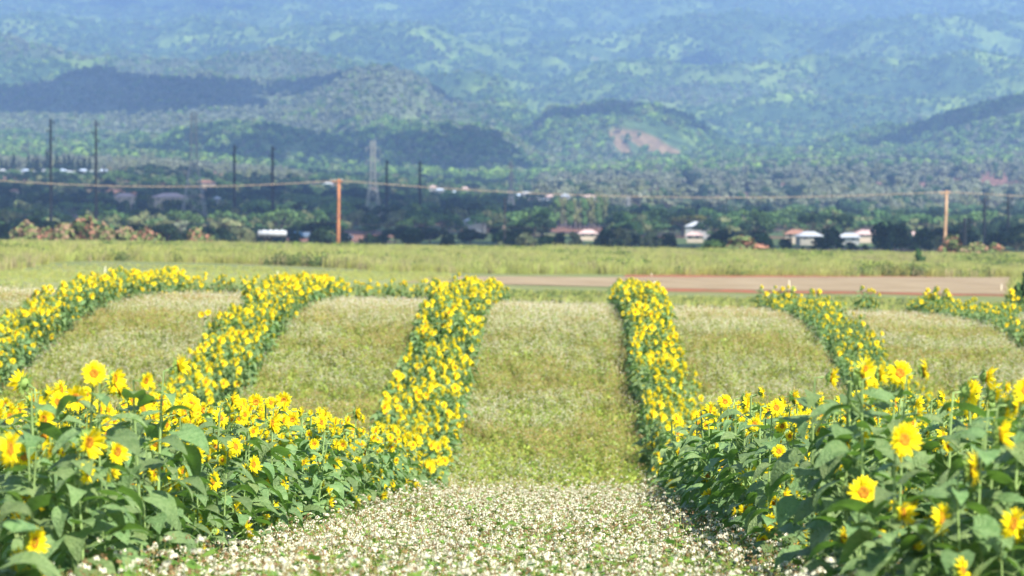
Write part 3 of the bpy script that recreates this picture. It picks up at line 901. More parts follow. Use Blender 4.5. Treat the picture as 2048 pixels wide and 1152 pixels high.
FARB = [buckwheat(60 + i, .52, .26, nf=6) for i in range(6)] + [buckwheat(80 + i, .12, .65, nf=6) for i in range(5)] + [leafy(90 + i, 34, .55, .24, .05) for i in range(5)]
x, y = jitter_field(-24, 24, 52, 112, 30)
k = row_clear(x, y, HALF + .05)
x, y = x[k], y[k]; n = len(x)
wh = fbm(x / 3.5, y / 3.0, 221, 4) + .10 * sstep(66, 92, y) - .05
idx = np.where(rng.random(n) < sstep(.38, .60, wh), rng.integers(0, 6, n), rng.integers(6, 11, n))
green = .50 * sstep(104, 56, y) * (0.45 + sstep(.36, .66, fbm(x / 2.2, y / 3.5, 231, 3))) + .07
idx = np.where(rng.random(n) < green, rng.integers(11, 16, n), idx)
put('flowering_cover_crop', x, y, rng.uniform(.88, 1.1, n), idx, FARB, label='brown and white flowering buckwheat strips between the sunflower rows on the slope', cat='buckwheat')

# ------------------------------------------------------------------ weeds, grass field
WEED = [leafy(110 + i, 40, .55, .4, .07, [M['scrub'], M['scrubred']], .12) for i in range(5)] + [tuft(130 + i, 24, .6, .5, .014) for i in range(4)]
x, y = jitter_field(-36, 40, 113, 176, 8)
w_ = fbm(x / 4, y / 5, 301, 3)
k = (w_ > np.interp(y, [113, 125, 176], [.30, .42, .52])) & ((px_of(x, y) > 950) | (y < 128)) & (y < np.interp(px_of(x, y), [800, 1000, 2020], [gy(800, 570), gy(1000, 578), gy(2020, 596)])); x, y = x[k], y[k]; n = len(x)
idx = np.where(rng.random(n) < .5, rng.integers(0, 5, n), rng.integers(5, 9, n))
put('weeds', x, y, rng.uniform(.5, 1.1, n) * np.interp(y, [113, 124, 150, 176], [1.45, 1.1, .6, .45]), idx, WEED, label='low green and reddish weeds along the near headland before the bare field', cat='weeds')
GR = [tuft(150 + i, 46, .85, 1.3, .014, lean=.5) for i in range(6)] + [tuft(160 + i, 30, .8, .9, .02, [M['drygrass'], M['grass']]) for i in range(2)] + [leafy(170 + i, 50, .9, .6, .10, [M['scrub'], M['weed']], .3) for i in range(2)]
x, y = jitter_field(-90, 90, 150, 428, 1.5)
edge = np.interp(px_of(x, y), [-400, 0, 140, 500, 800, 1100, 2500], [gy(0, 545), gy(0, 545), gy(140, 522), gy(500, 528), gy(800, 546), gy(1100, 549), gy(1900, 547)])
k = ((px_of(x, y) > 2035) & (y > 160)) | (y > edge + 1.5 * (fbm(x / 6, y / 6, 311, 2) - .5) * 4); x, y = x[k], y[k]; n = len(x)
gn = fbm(x / 14, y / 26, 315, 3)
idx = rng.integers(0, 6, n)
idx = np.where(rng.random(n) < .12 + .5 * sstep(.55, .7, gn), rng.integers(6, 8, n), idx)
idx = np.where(rng.random(n) < .05 + .6 * sstep(.62, .7, fbm(x / 9, y / 16, 319, 3)), rng.integers(8, 10, n), idx)
put('tall_grass', x, y, rng.uniform(.85, 1.2, n) * (.62 + .85 * fbm(x / 7, y / 12, 341, 3)), idx, GR, label='wide field of tall sunlit yellow-green grass behind the bare soil', cat='grass')
x, y = jitter_field(-60, 60, 118, 240, 3.0)
k = (rng.random(len(x)) < .15 + sstep(.42, .65, fbm(x / 8, y / 8, 331, 3))) & (px_of(x, y) < 900); x, y = x[k], y[k]
put('short_grass', x, y, rng.uniform(.15, .4, len(x)), rng.integers(0, 4, len(x)), [tuft(180 + i, 20, .8, .9, .02) for i in range(4)], label='thin short grass on the mown strip at the left', cat='grass')

# ------------------------------------------------------------------ trees
def crown_mb(seed, shape='round', n=650, fs=0.55, m=0):
    """foliage of a 10 m tree: many small leaf clumps on uneven lobes"""
    r = random.Random(seed); b = MB(); lobes = []
    if shape == 'round':
        for k in range(9):
            a = r.uniform(0, 6.28); q = r.uniform(.3, 3.2)
            lobes.append((Vector((math.cos(a) * q, math.sin(a) * q, r.uniform(3.6, 8.0))), r.uniform(1.3, 2.3), .8))
    elif shape == 'umbrella':
        for k in range(13):
            a = r.uniform(0, 6.28); q = 7.5 * math.sqrt(r.random())
            lobes.append((Vector((math.cos(a) * q, math.sin(a) * q, 8.4 - q * q * .045 + r.uniform(-.5, .5))), r.uniform(1.4, 2.4), .55))
    elif shape == 'tall':
        for k in range(9):
            lobes.append((Vector((r.uniform(-1.3, 1.3), r.uniform(-1.3, 1.3), 3.2 + 6.2 * k / 8)), r.uniform(.7, 1.25), 1.2))
    elif shape == 'column':
        for k in range(12):
            z = 1.2 + 8.3 * k / 11
            lobes.append((Vector((r.uniform(-.12, .12), r.uniform(-.12, .12), z)), .95 * (1 - .08 * k) * r.uniform(.8, 1.15), .75))
    elif shape == 'bush':
        for k in range(20):
            a = r.uniform(0, 6.28); q = r.uniform(0, 4.4)
            lobes.append((Vector((math.cos(a) * q, math.sin(a) * q, r.uniform(1.0, 6.5) * (1 - q / 8))), r.uniform(1.2, 2.4), .9))
    wsum = sum(l[1] ** 2 for l in lobes)
    for c, rad, fl in lobes:
        for k in range(int(n * rad ** 2 / wsum)):
            v = Vector((r.gauss(0, 1), r.gauss(0, 1), r.gauss(0, 1))).normalized()
            p = c + Vector((v.x, v.y, v.z * fl)) * rad * r.uniform(.72, 1.08)
            nn = (v + Vector((r.gauss(0, .38), r.gauss(0, .38), r.gauss(0, .38)))).normalized()
            t1 = nn.orthogonal().normalized(); t2 = nn.cross(t1); s = fs * r.uniform(.6, 1.35)
            b.add([p + (t1 * math.cos(w6) + t2 * math.sin(w6) * .85) * s * .9 for w6 in (0, 1.05, 2.1, 3.14, 4.2, 5.25)], [(0, 1, 2, 3, 4, 5)], 1 if r.random() < (.45 if shape == 'bush' else .28) else 0)
    return b
def trunk_mb(seed, shape):
    r = random.Random(seed + 500); b = MB()
    top = {'round': 6, 'umbrella': 7, 'tall': 9, 'column': 9.6, 'bush': 3}[shape]; rad = {'umbrella': .42, 'round': .3, 'tall': .2, 'column': .2, 'bush': .15}[shape]
    b.tube([(0, 0, -.5), (r.uniform(-.1, .1), 0, top * .4), (r.uniform(-.3, .3) * (shape != 'column'), r.uniform(-.3, .3) * (shape != 'column'), top)], [rad, rad * .75, rad * .25], 6)
    if shape in ('round', 'umbrella', 'tall'):
        for k in range(6):
            a = k * 1.05 + r.uniform(-.3, .3); q = {'round': 2.4, 'umbrella': 5.5, 'tall': 1.1}[shape]; z0 = top * r.uniform(.35, .7)
            b.tube([(0, 0, z0), (math.cos(a) * q * .5, math.sin(a) * q * .5, z0 + 1.2), (math.cos(a) * q, math.sin(a) * q, min(8, z0 + 2.4))], [rad * .5, rad * .3, rad * .12], 4)
    return b

def leafpair(name, a, b_):
    return [mat(name, a, .8, .1, rnd=.18, trans=.12, hue=.01), mat(name + '_light', b_, .8, .1, rnd=.18, trans=.12, hue=.01)]
TM = dict(dark=leafpair('dark_foliage', (.020, .042, .022), (.036, .068, .028)),
          mid=leafpair('green_foliage', (.045, .095, .030), (.070, .13, .038)),
          bright=leafpair('bright_foliage', (.095, .18, .06), (.14, .24, .075)),
          olive=leafpair('olive_foliage', (.16, .19, .08), (.26, .26, .12)),
          grey=leafpair('grey_foliage', (.19, .22, .13), (.30, .31, .23)),
          yellow=leafpair('yellow_foliage', (.20, .23, .05), (.40, .36, .08)),
          red=[mat('red_bush_green', (.13, .17, .06), .9, .1, rnd=.15), mat('red_flower_bush', (.34, .17, .11), .9, .1, rnd=.15)],
          pink=[mat('pink_bush_green', (.18, .22, .07), .9, .1, rnd=.15), mat('pink_flower_bush', (.32, .21, .13), .9, .1, rnd=.15)])
crowns = {}
def crown_mesh(shape, tone, v):
    k = (shape, tone, v)
    if k not in crowns:
        crowns[k] = crown_mb(hash((shape, v)) % 1000 if False else (len(shape) * 31 + v * 7 + len(tone)), shape, {'bush': 1200, 'column': 330}.get(shape, 700), {'column': .34, 'bush': .62}.get(shape, .55)).mesh('crown', TM[tone])
    return crowns[k]
trunks = {s: trunk_mb(3, s).mesh('trunk', M['palebark'] if s == 'tall' else M['bark'], True) for s in ('round', 'umbrella', 'tall', 'column', 'bush')}
PW = dict(round=9.0, umbrella=18.0, tall=4.6, column=2.0, bush=10.5)
CLEAR = []
def tree(px, top, wpx, Y, shape, tone, label, name='tree', cat='tree', group=None, sink=0.0, hm=None):
    X = at(px, Y); z = gz(X, Y) - sink
    h = max(2.0, zat(top, Y) - z) if hm is None else hm
    if Y < 1300: CLEAR.append((px, wpx * .42, Y))
    sz = h / {'umbrella': 9.6, 'bush': 8.2}.get(shape, 10.0)
    sx = wpx / F * Y / PW[shape]
    if hm is not None: sx = sz
    v = random.randrange(3)
    r = empty(name, (X, Y, z), 0)
    tag(r, label, cat, group)
    rz = random.uniform(0, 6.28)
    link('trunk', trunks[shape], r, (0, 0, 0), (0, 0, rz), ((sx + sz) / 2, (sx + sz) / 2, sz))
    link('crown', crown_mesh(shape, tone, v), r, (0, 0, 0), (0, 0, rz), (sx, sx, sz))
    return r

tree(1655, 420, 135, 880, 'umbrella', 'dark', 'wide umbrella shaped dark green tree standing above the right hand houses')
tree(1365, 426, 120, 980, 'umbrella', 'yellow', 'spreading yellow-flowering tree beside the long white building')
tree(1310, 440, 70, 960, 'round', 'bright', 'light green tree left of the yellow-flowering tree')
tree(1570, 436, 95, 1000, 'umbrella', 'bright', 'low bright green spreading tree left of the big umbrella tree')
tree(1745, 436, 85, 1050, 'umbrella', 'bright', 'bright green spreading tree just right of the big umbrella tree')
tree(885, 422, 72, 1000, 'umbrella', 'bright', 'flat bright green tree right of the third pair of dark poles')
tree(965, 428, 66, 980, 'umbrella', 'bright', 'flat bright green tree left of the short pole with a pale insulator')
tree(790, 423, 46, 1000, 'round', 'olive', 'pale rounded tree behind the left pole of the third pair')
tree(707, 420, 40, 1010, 'round', 'olive', 'pale green tree just right of the near orange wooden pole')
tree(745, 446, 50, 960, 'round', 'mid', 'green tree at the feet of the second lattice tower')
tree(620, 440, 80, 800, 'round', 'dark', 'dark rounded tree between the second pole pair and the orange wooden pole')
tree(583, 452, 36, 800, 'round', 'dark', 'small dark tree behind the white tank trailer')
tree(467, 428, 78, 820, 'round', 'olive', 'olive rounded tree behind the left pole of the second pair')
tree(432, 436, 30, 830, 'round', 'olive', 'narrow olive tree just left of the second pair of poles')
tree(325, 430, 36, 830, 'round', 'olive', 'narrow brownish tree left of the first lattice tower')
tree(275, 424, 62, 840, 'round', 'olive', 'pale olive dome of a tree right of the first pair of poles')
tree(226, 424, 46, 840, 'round', 'olive', 'pale olive tree close right of the first pair of poles')
tree(360, 440, 36, 860, 'round', 'grey', 'greyish tree under the left leg of the first lattice tower')
tree(395, 448, 30, 840, 'round', 'dark', 'dark small tree under the first lattice tower')
tree(145, 404, 95, 1250, 'umbrella', 'bright', 'bright green spreading tree between the first pair of poles')
tree(45, 420, 60, 1000, 'round', 'olive', 'pinkish olive tree left of the first pole')
tree(60, 432, 80, 900, 'umbrella', 'mid', 'green spreading tree behind the reddish shrubs at the far left')
tree(1070, 432, 78, 860, 'umbrella', 'dark', 'very dark spreading tree left of the tall pale grove')
tree(860, 452, 70, 760, 'round', 'dark', 'dark tree behind the grass right of the third pair of poles')
tree(940, 450, 80, 760, 'round', 'dark', 'dark tree behind the grass left of the short pole')
tree(790, 452, 60, 760, 'round', 'dark', 'dark tree behind the grass at the third pair of poles')
tree(1930, 352, 34, 2300, 'round', 'dark', 'round dark tree high on the slope right of the pale wooden pole')
tree(1785, 342, 46, 2300, 'round', 'dark', 'dark tree on the right slope above the pale wooden pole')
tree(1560, 342, 34, 2300, 'round', 'dark', 'dark clump of a tree on the slope above the white roofed houses')
tree(1395, 398, 60, 1500, 'round', 'dark', 'dark tree at the top of the dark wood left of the mid slope')
tree(300, 328, 84, 1950, 'umbrella', 'dark', 'flat topped dark tree on the left ridge beyond the row of pines')
tree(580, 342, 20, 2000, 'round', 'dark', 'lone small dark tree on the skyline of the valley edge left of the orange pole')
tree(1165, 366, 16, 2000, 'column', 'dark', 'small dark pointed tree above the tall pale grove')
ords = ['first', 'second', 'third', 'fourth', 'fifth', 'sixth', 'seventh', 'eighth', 'ninth', 'tenth', 'eleventh', 'twelfth', 'thirteenth', 'fourteenth', 'fifteenth', 'sixteenth', 'seventeenth', 'eighteenth', 'nineteenth', 'twentieth', 'twenty-first', 'twenty-second']
for i, (px, top) in enumerate([(3, 312), (13, 317), (28, 305), (58, 306), (67, 315), (75, 312), (88, 320), (95, 297), (114, 307), (121, 318), (130, 306), (138, 307), (147, 312), (157, 314), (169, 315), (180, 309), (388, 322), (405, 333)]):
    if i < 16: L_ = 'tall dark columnar pine on the left ridge, %s from the left in the row' % ords[i]
    else: L_ = ['dark pointed pine inside the outline of the first lattice tower', 'shorter pointed pine just right of the first lattice tower'][i - 16]
    tree(px, top - 4, 13 + (i % 3) * 3, 1990, 'column', 'dark', L_, 'pine_tree', 'pine', 'pines on the left ridge' if i < 16 else None)
for i in range(11):
    tree(1112 + i * 9.6 + random.uniform(-2, 2), 396 + random.choice([-2, 0, 4, 7]), 20, 1150 + 14 * (i % 3), 'tall', 'olive' if i % 3 else 'bright', 'tall slender pale green tree, %s from the left in the square grove at the centre' % ords[i], 'eucalyptus_tree', 'tree', 'tall pale grove')

# shrubs on the far edge of the grass
def shrub(px, top, wpx, Y, tone, label, hm=None):
    if Y > 365: Y += 34; wpx *= 1.35; top -= 5
    X = at(px, Y); z = gz(X, Y) - .1
    h = max(.8, zat(top, Y) - z)
    o = link('shrub', crown_mesh('bush', tone, random.randrange(3)), None, (X, Y, z), (0, 0, random.uniform(0, 6.28)), (wpx / F * Y / 9.5, wpx / F * Y / 9.5, h / 7.6))
    tag(o, label, 'shrub', 'shrubs along the grass')
for a in [(52, 446, 52, 405, 'pink', 'yellowish shrub at the left end of the shrubs on the skyline of the grass'),
          (90, 452, 46, 400, 'red', 'green and red shrub, second from the left on the skyline of the grass'),
          (132, 444, 60, 400, 'pink', 'broad pinkish green shrub between the first two dark poles'),
          (172, 437, 64, 400, 'red', 'largest reddish shrub, in front of the second dark pole'),
          (208, 450, 40, 395, 'pink', 'shrub on the right shoulder of the largest reddish shrub'),
          (250, 452, 50, 395, 'pink', 'yellow-green shrub right of the gap after the largest reddish one'),
          (288, 451, 50, 395, 'red', 'red topped shrub at the right end of the left skyline shrubs'),
          (394, 460, 44, 400, 'red', 'small separate reddish shrub under the first lattice tower'),
          (1485, 478, 84, 385, 'red', 'wide low reddish shrub on the skyline right of centre'),
          (1430, 486, 70, 380, 'mid', 'low green shrub left of the wide reddish one'),
          (1903, 476, 46, 390, 'red', 'bright red shrub at the foot of the pale wooden pole'),
          (1955, 484, 50, 385, 'pink', 'pinkish shrub right of the bright red one'),
          (1990, 492, 40, 370, 'red', 'brownish shrub near the right edge of the grass'),
          (1838, 499, 26, 330, 'mid', 'dark small shrub in the grass left of the pale wooden pole'),
          (395, 500, 36, 290, 'mid', 'dark green shrub with red earth below it in the left grass'),
          (215, 484, 36, 350, 'mid', 'faint green shrub in the grass below the reddish shrubs'),
          (2052, 528, 50, 158, 'mid', 'dark green bush cut by the right picture edge beside the bare soil')]:
    shrub(*a)

# the rest of the valley wood reads as one mass
vx, vy = [], []
for r0, r1, dens in ((560, 900, 1 / 75), (900, 1500, 1 / 150), (1500, 2700, 1 / 170), (2700, 3600, 1 / 330)):
    n = int((r1 - r0) * (r0 + r1) / 2 * 0.42 * dens)
    yy = rng.uniform(r0, r1, n); vy.append(yy); vx.append(yy * rng.uniform(-.21, .21, n))
vx = np.concatenate(vx); vy = np.concatenate(vy)
keep = ~((vy > 1400) & (vy < 2500) & (fbm(vx / 60, vy / 90, 401, 3) > .60))
keep &= ~((vy < 1300) & (fbm(vx / 50, vy / 70, 403, 3) > .64))
for cp, cw, cY in CLEAR + [(545, 32, 700), (1968, 14, 775), (2016, 14, 775)]:
    keep &= ~((np.abs(px_of(vx, vy) - cp) < cw) & (vy < cY + 8) & (vy > (620 if cY > 780 else 550)))
vx, vy = vx[keep], vy[keep]
VKIND = [('round', 'dark', 5), ('round', 'mid', 3), ('round', 'olive', 2), ('umbrella', 'bright', 1), ('umbrella', 'dark', 2), ('tall', 'grey', 3), ('round', 'grey', 2), ('column', 'dark', 1)]
protos = []; kinds = []
for sh, tn, wt in VKIND:
    for v in range(2):
        b = MB(); b.merge(crown_mb(700 + v + len(protos), sh, 330, .72), None, None); b.merge(trunk_mb(5, sh), None, 2)
        protos.append(b.mesh('wood_tree', TM[tn] + [M['palebark'] if sh == 'tall' else M['bark']])); kinds.append((sh, tn))
n = len(vx); vp = px_of(vx, vy)
zone = fbm(vx / 110, vy / 160, 407, 3)
u = rng.random(n)
right = sstep(980, 1150, vp) * sstep(1500, 1900, vy)
near_ = vy < 820
idx = np.zeros(n, int)
for i in range(n):
    if vy[i] > 1970 and vp[i] < 620: pool = [(6, .62), (2, .38)]
    elif right[i] > .5: pool = [(5, .10), (6, .46), (2, .22), (1, .12), (0, .10)]
    elif near_[i]: pool = [(0, .58), (1, .12), (2, .16), (4, .14)]
    else: pool = [(0, .42), (1, .22), (3, .06), (4, .16), (2, .08), (7, .06)] if zone[i] < .56 else [(1, .4), (3, .25), (2, .35)]
    t = u[i]; k = 0
    for kk, pr in pool:
        k = kk; t -= pr
        if t <= 0: break
    idx[i] = k * 2 + (i & 1)
szz = rng.uniform(.55, 1.15, n) * np.where(vy < 900, .55, np.where(right > .5, 1.15, .8)) * np.where(vy > 2700, .9, 1) * np.where((vy > 1880) & (vy < 2150) & (vp < 240), .6, 1)
for cp, cw, cY in [(1400, 26, 940), (1387, 18, 850), (1597, 16, 830), (1618, 20, 800), (1698, 18, 810), (1733, 22, 860), (1828, 12, 840), (1180, 15, 900), (950, 20, 1000)]:
    szz = np.where((np.abs(vp - cp) < cw) & (vy < cY + 5), szz * .5, szz)
put('wood', vx, vy, szz, idx, protos, z=land_z(vx, vy), label='mixed dark and grey-green wood filling the valley and lower slopes', cat='wood')

# trees of the mountain forest
hx_, hy_ = [], []
for r0, r1, dens in ((2700, 4600, 1 / 120), (4600, 6600, 1 / 190), (6600, 10500, 1 / 420)):
    n = int((r1 - r0) * (r0 + r1) / 2 * 0.40 * dens)
    yy = np.sqrt(rng.uniform(r0 ** 2, r1 ** 2, n)); hy_.append(yy); hx_.append(yy * rng.uniform(-.2, .2, n))
hx_ = np.concatenate(hx_); hy_ = np.concatenate(hy_)
cl = fbm(hx_ / 90.0, hy_ / 90.0, 81, 4); hp = px_of(hx_, hy_)
hz_ = land_z(hx_, hy_)
hpy = HY - F * hz_ / hy_
k = (rng.random(len(hx_)) < .25 + .75 * sstep(.38, .54, cl)) & ~((np.abs(hp - 1310) < 85) & (np.abs(hpy - 292) < 34) & (hy_ < 4300) & (rng.random(len(hx_)) < .8))
hx_, hy_, hz_, cl, hp = hx_[k], hy_[k], hz_[k], cl[k], hp[k]
TM['dark2'] = leafpair('hill_dark_foliage', (.085, .16, .05), (.13, .22, .06)); TM['mid2'] = leafpair('hill_green_foliage', (.13, .24, .055), (.19, .32, .07)); TM['bright2'] = leafpair('hill_bright_foliage', (.24, .38, .07), (.30, .44, .085))
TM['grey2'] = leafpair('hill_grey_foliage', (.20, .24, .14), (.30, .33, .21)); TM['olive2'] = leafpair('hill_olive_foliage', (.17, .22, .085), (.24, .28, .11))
HT = [('dark2', .30), ('mid2', .34), ('grey2', .12), ('bright2', .10), ('olive2', .14)]
hp_protos = []
for tn, _ in HT:
    for v in range(2):
        hp_protos.append(crown_mb(820 + v, 'round', 110, 1.25).mesh('hill_tree', TM[tn]))
gr = np.maximum(sstep(4900, 4700, hy_) * (hy_ > 3600) * sstep(1050, 850, hp) * 1.35, 0)  # greyer trees paint in the same dim light on the left hill
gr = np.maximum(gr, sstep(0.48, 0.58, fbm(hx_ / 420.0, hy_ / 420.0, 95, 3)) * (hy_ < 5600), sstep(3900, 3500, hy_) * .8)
br = sstep(.50, .64, fbm(hx_ / 160.0, hy_ / 240.0, 93, 4))
u = rng.random(len(hx_)); t = np.zeros(len(hx_), int)
t = np.where(u < .38 - .2 * br, 0, np.where(u < .80 - .35 * br, 1, np.where(u < .90 - .2 * br, 4, 3)))
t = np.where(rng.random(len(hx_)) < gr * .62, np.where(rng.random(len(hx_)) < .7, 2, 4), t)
put('forest', hx_, hy_, rng.uniform(.75, 1.3, len(hx_)) * np.where(hy_ > 6600, 1.35, 1.0), t * 2 + rng.integers(0, 2, len(hx_)), hp_protos, z=hz_ + 0.5, label='green rainforest covering the mountain slopes up to the top of the picture', cat='forest')

# ------------------------------------------------------------------ houses
house_meshes = {}
def house(px, base, wpx, Y, roof, wall, label, group, rot=None, hh=2.4, drop=0.0):
    X = at(px, Y); z = gz(X, Y) if base is None else zat(base, Y)
    w_ = wpx / F * Y; d_ = min(w_ * .8, 11)
    r = empty('house', (X, Y, z), R(random.uniform(-30, 30)) if rot is None else R(rot)); tag(r, label, 'house', group)
    b = MB(); b.box(-w_ / 2, w_ / 2, -d_ / 2, d_ / 2, min(-.3, gz(X, Y) - z - .4), hh); link('wall', b.mesh('wall', wall), r)
    b = MB(); o = .6; rh = w_ * .08 + .8; A = [(-w_ / 2 - o, -d_ / 2 - o, hh + .02), (w_ / 2 + o, -d_ / 2 - o, hh + .02), (w_ / 2 + o, d_ / 2 + o, hh + .02), (-w_ / 2 - o, d_ / 2 + o, hh + .02), (-w_ / 2 + d_ * .35, 0, hh + rh), (w_ / 2 - d_ * .35, 0, hh + rh)]
    b.add(A, [(0, 1, 5, 4), (1, 2, 5), (2, 3, 4, 5), (3, 0, 4), (0, 3, 2, 1)]); link('roof', b.mesh('roof', roof), r)
    for sx in (-.28, .22):
        b = MB(); b.box(w_ * sx - .5, w_ * sx + .5, -d_ / 2 - .04, -d_ / 2 + .1, hh * .45, hh * .45 + .7); link('window', b.mesh('window', M['glass']), r)
    return r
RW = colour('white_roof', (.44, .46, .48)); RB = colour('pale_blue_roof', (.50, .60, .72)); RG = colour('grey_roof', (.40, .42, .44)); RR_ = colour('terracotta_roof', (.36, .19, .13)); RP = colour('pinkish_roof', (.58, .42, .38))
WW = colour('cream_wall', (.38, .35, .29)); WG = colour('white_wall', (.38, .38, .37)); WT = colour('tan_wall', (.55, .45, .34))
rn = {RW.name: 'white', RB.name: 'pale blue', RG.name: 'grey', RR_.name: 'terracotta', RP.name: 'pinkish'}
lh = [(5, 0), (22, 1), (38, 2), (52, 1), (66, 0), (80, 3), (92, 2), (103, 1), (112, 0), (126, 1), (140, 2), (155, 4), (167, 1), (182, 2), (196, 0), (208, 1)]
for i, (px, c) in enumerate(lh):
    rm = [RW, RB, RG, RR_, RP][c]
    house(px, 349 + (i % 3) * 3, 14 + (i * 5) % 5, 1960, rm, WG, '%s roofed house under the left ridge pines, %s from left' % (rn[rm.name], ords[i]), 'houses under the left ridge')
mh = [(657, 376, 18, 0), (700, 384, 16, 4), (714, 392, 14, 3), (726, 388, 16, 1), (752, 392, 18, 0), (776, 398, 14, 0), (820, 400, 20, 1), (866, 382, 14, 4), (880, 388, 15, 1), (898, 404, 16, 3), (912, 392, 15, 1), (930, 385, 14, 4), (945, 402, 12, 3), (995, 402, 18, 1)]
for i, (px, by, wx_, c) in enumerate(mh):
    rm = [RW, RB, RG, RR_, RP][c]
    house(px, by, wx_, 1900, rm, WG, '%s roofed house on the valley side right of the orange pole, %s from left' % (rn[rm.name], ords[i]), 'houses on the valley side')
ch = [(1032, 408, 18, 0), (1040, 400, 15, 1), (1052, 396, 20, 0), (1058, 416, 20, 1), (1072, 405, 16, 2), (1088, 410, 16, 1), (1100, 402, 15, 4), (1178, 402, 20, 4), (1130, 400, 16, 1)]
for i, (px, by, wx_, c) in enumerate(ch):
    rm = [RW, RB, RG, RR_, RP][c]
    house(px, by, wx_, 1700, rm, WG, '%s roofed house of the cluster behind the tall pale grove, %s in our list of it by size' % (rn[rm.name], ords[i]) if False else '%s roofed house of the cluster at the centre, at its %s' % (rn[rm.name], ['left end', 'upper left', 'top', 'bottom', 'middle', 'right middle', 'upper right', 'far right beyond the grove', 'spot above the grove'][i]), 'houses at the centre')
for px, by, wx_, Y, rm, wm, L_ in [
    (1402, 461, 62, 940, RW, WG, 'long white building beside the yellow-flowering tree'),
    (1390, 480, 30, 850, RP, WT, 'tan low house below the long white building'),
    (1592, 477, 42, 830, RR_, WT, 'house with an orange roof at the left of the right hand houses'),
    (1618, 482, 46, 800, RW, WW, 'bright white house beside the orange roofed one'),
    (1698, 484, 40, 810, RW, WG, 'white house below the big umbrella tree'),
    (1733, 478, 50, 860, RP, WT, 'long tan house right of the white one under the umbrella tree'),
    (1828, 480, 24, 840, RP, WW, 'small cream house left of the pale wooden pole'),
    (1176, 476, 36, 880, RP, WT, 'low tan house at the foot of the tall pale grove'),
    (950, 450, 40, 1000, RG, WG, 'grey shed roof among the flat bright green trees'),
    (30, 392, 16, 1500, RR_, WT, 'reddish house on the dark slope at the far left'),
    (340, 405, 60, 1350, RP, WT, 'long pink low roof left of the first lattice tower'),
    (250, 404, 40, 1350, RP, WT, 'pinkish low house right of the first pair of poles'),
    (412, 374, 34, 1700, RR_, WT, 'long red roof right of the first lattice tower'),
    (435, 408, 10, 1350, RW, WG, 'tiny white shed left of the second pair of poles'),
    (590, 436, 20, 1000, RP, WT, 'pinkish roof left of the orange wooden pole')]:
    house(px, by, wx_, Y, rm, wm, L_, None, rot=random.uniform(-12, 12), hh=1.25 if Y < 1100 else 2.4)

# ------------------------------------------------------------------ poles, towers and wires
def dark_pole(px, top, base, Y, label):
    X = at(px, Y); z0 = min(zat(base, Y) - 1.0, gz(X, Y)); zt = zat(top, Y); h = zt - z0
    r = empty('utility_pole', (X, Y, z0)); tag(r, label, 'utility pole', 'tall dark steel poles in pairs')
    b = MB(); n = 9; b.tube([(0, 0, h * i / n) for i in range(n + 1)], [(.46 - .022 * i) * (1.45 if Y > 1000 else 1.1) for i in range(n + 1)], 8); link('pole', b.mesh('pole', M['blackpole'], True), r)
    for k, q in enumerate((.02, .09, .16, .28)):
        b = MB(); z = h * (1 - q) - .3
        b.bar((0, 0, z - .2), (.95 * (-1) ** k, 0, z + .15), .10, .07); b.bar((.95 * (-1) ** k, 0, z + .4), (.95 * (-1) ** k, 0, z - .6), .16, .12)
        link('insulator', b.mesh('insulator', M['blackpole']), r)
pl = ['left one of the first pair', 'right one of the first pair', 'left one of the second pair', 'right one of the second pair', 'left one of the third pair', 'right one of the third pair', 'short one behind the central houses']
for i, (px, t, bs, Y) in enumerate([(102, 238, 460, 870), (192.5, 242, 460, 875), (469, 290, 478, 1010), (545.5, 292, 482, 1015), (773.5, 320, 486, 1120), (840, 322, 490, 1125), (1073, 390, 436, 1700)]):
    dark_pole(px, t, bs, Y, 'tall dark steel pole, ' + pl[i])
CLEAR_P = []
for i, (px, t) in enumerate([(1929, 435), (1968.5, 392), (2016, 392)]):
    CLEAR_P.append((px, 780 if i else 560)); dark_pole(px, t, 508, 770 if i else 560, 'dark steel pole at the right, ' + ['shortest, nearest the pale wooden pole', 'left one of the pair', 'right one of the pair'][i])

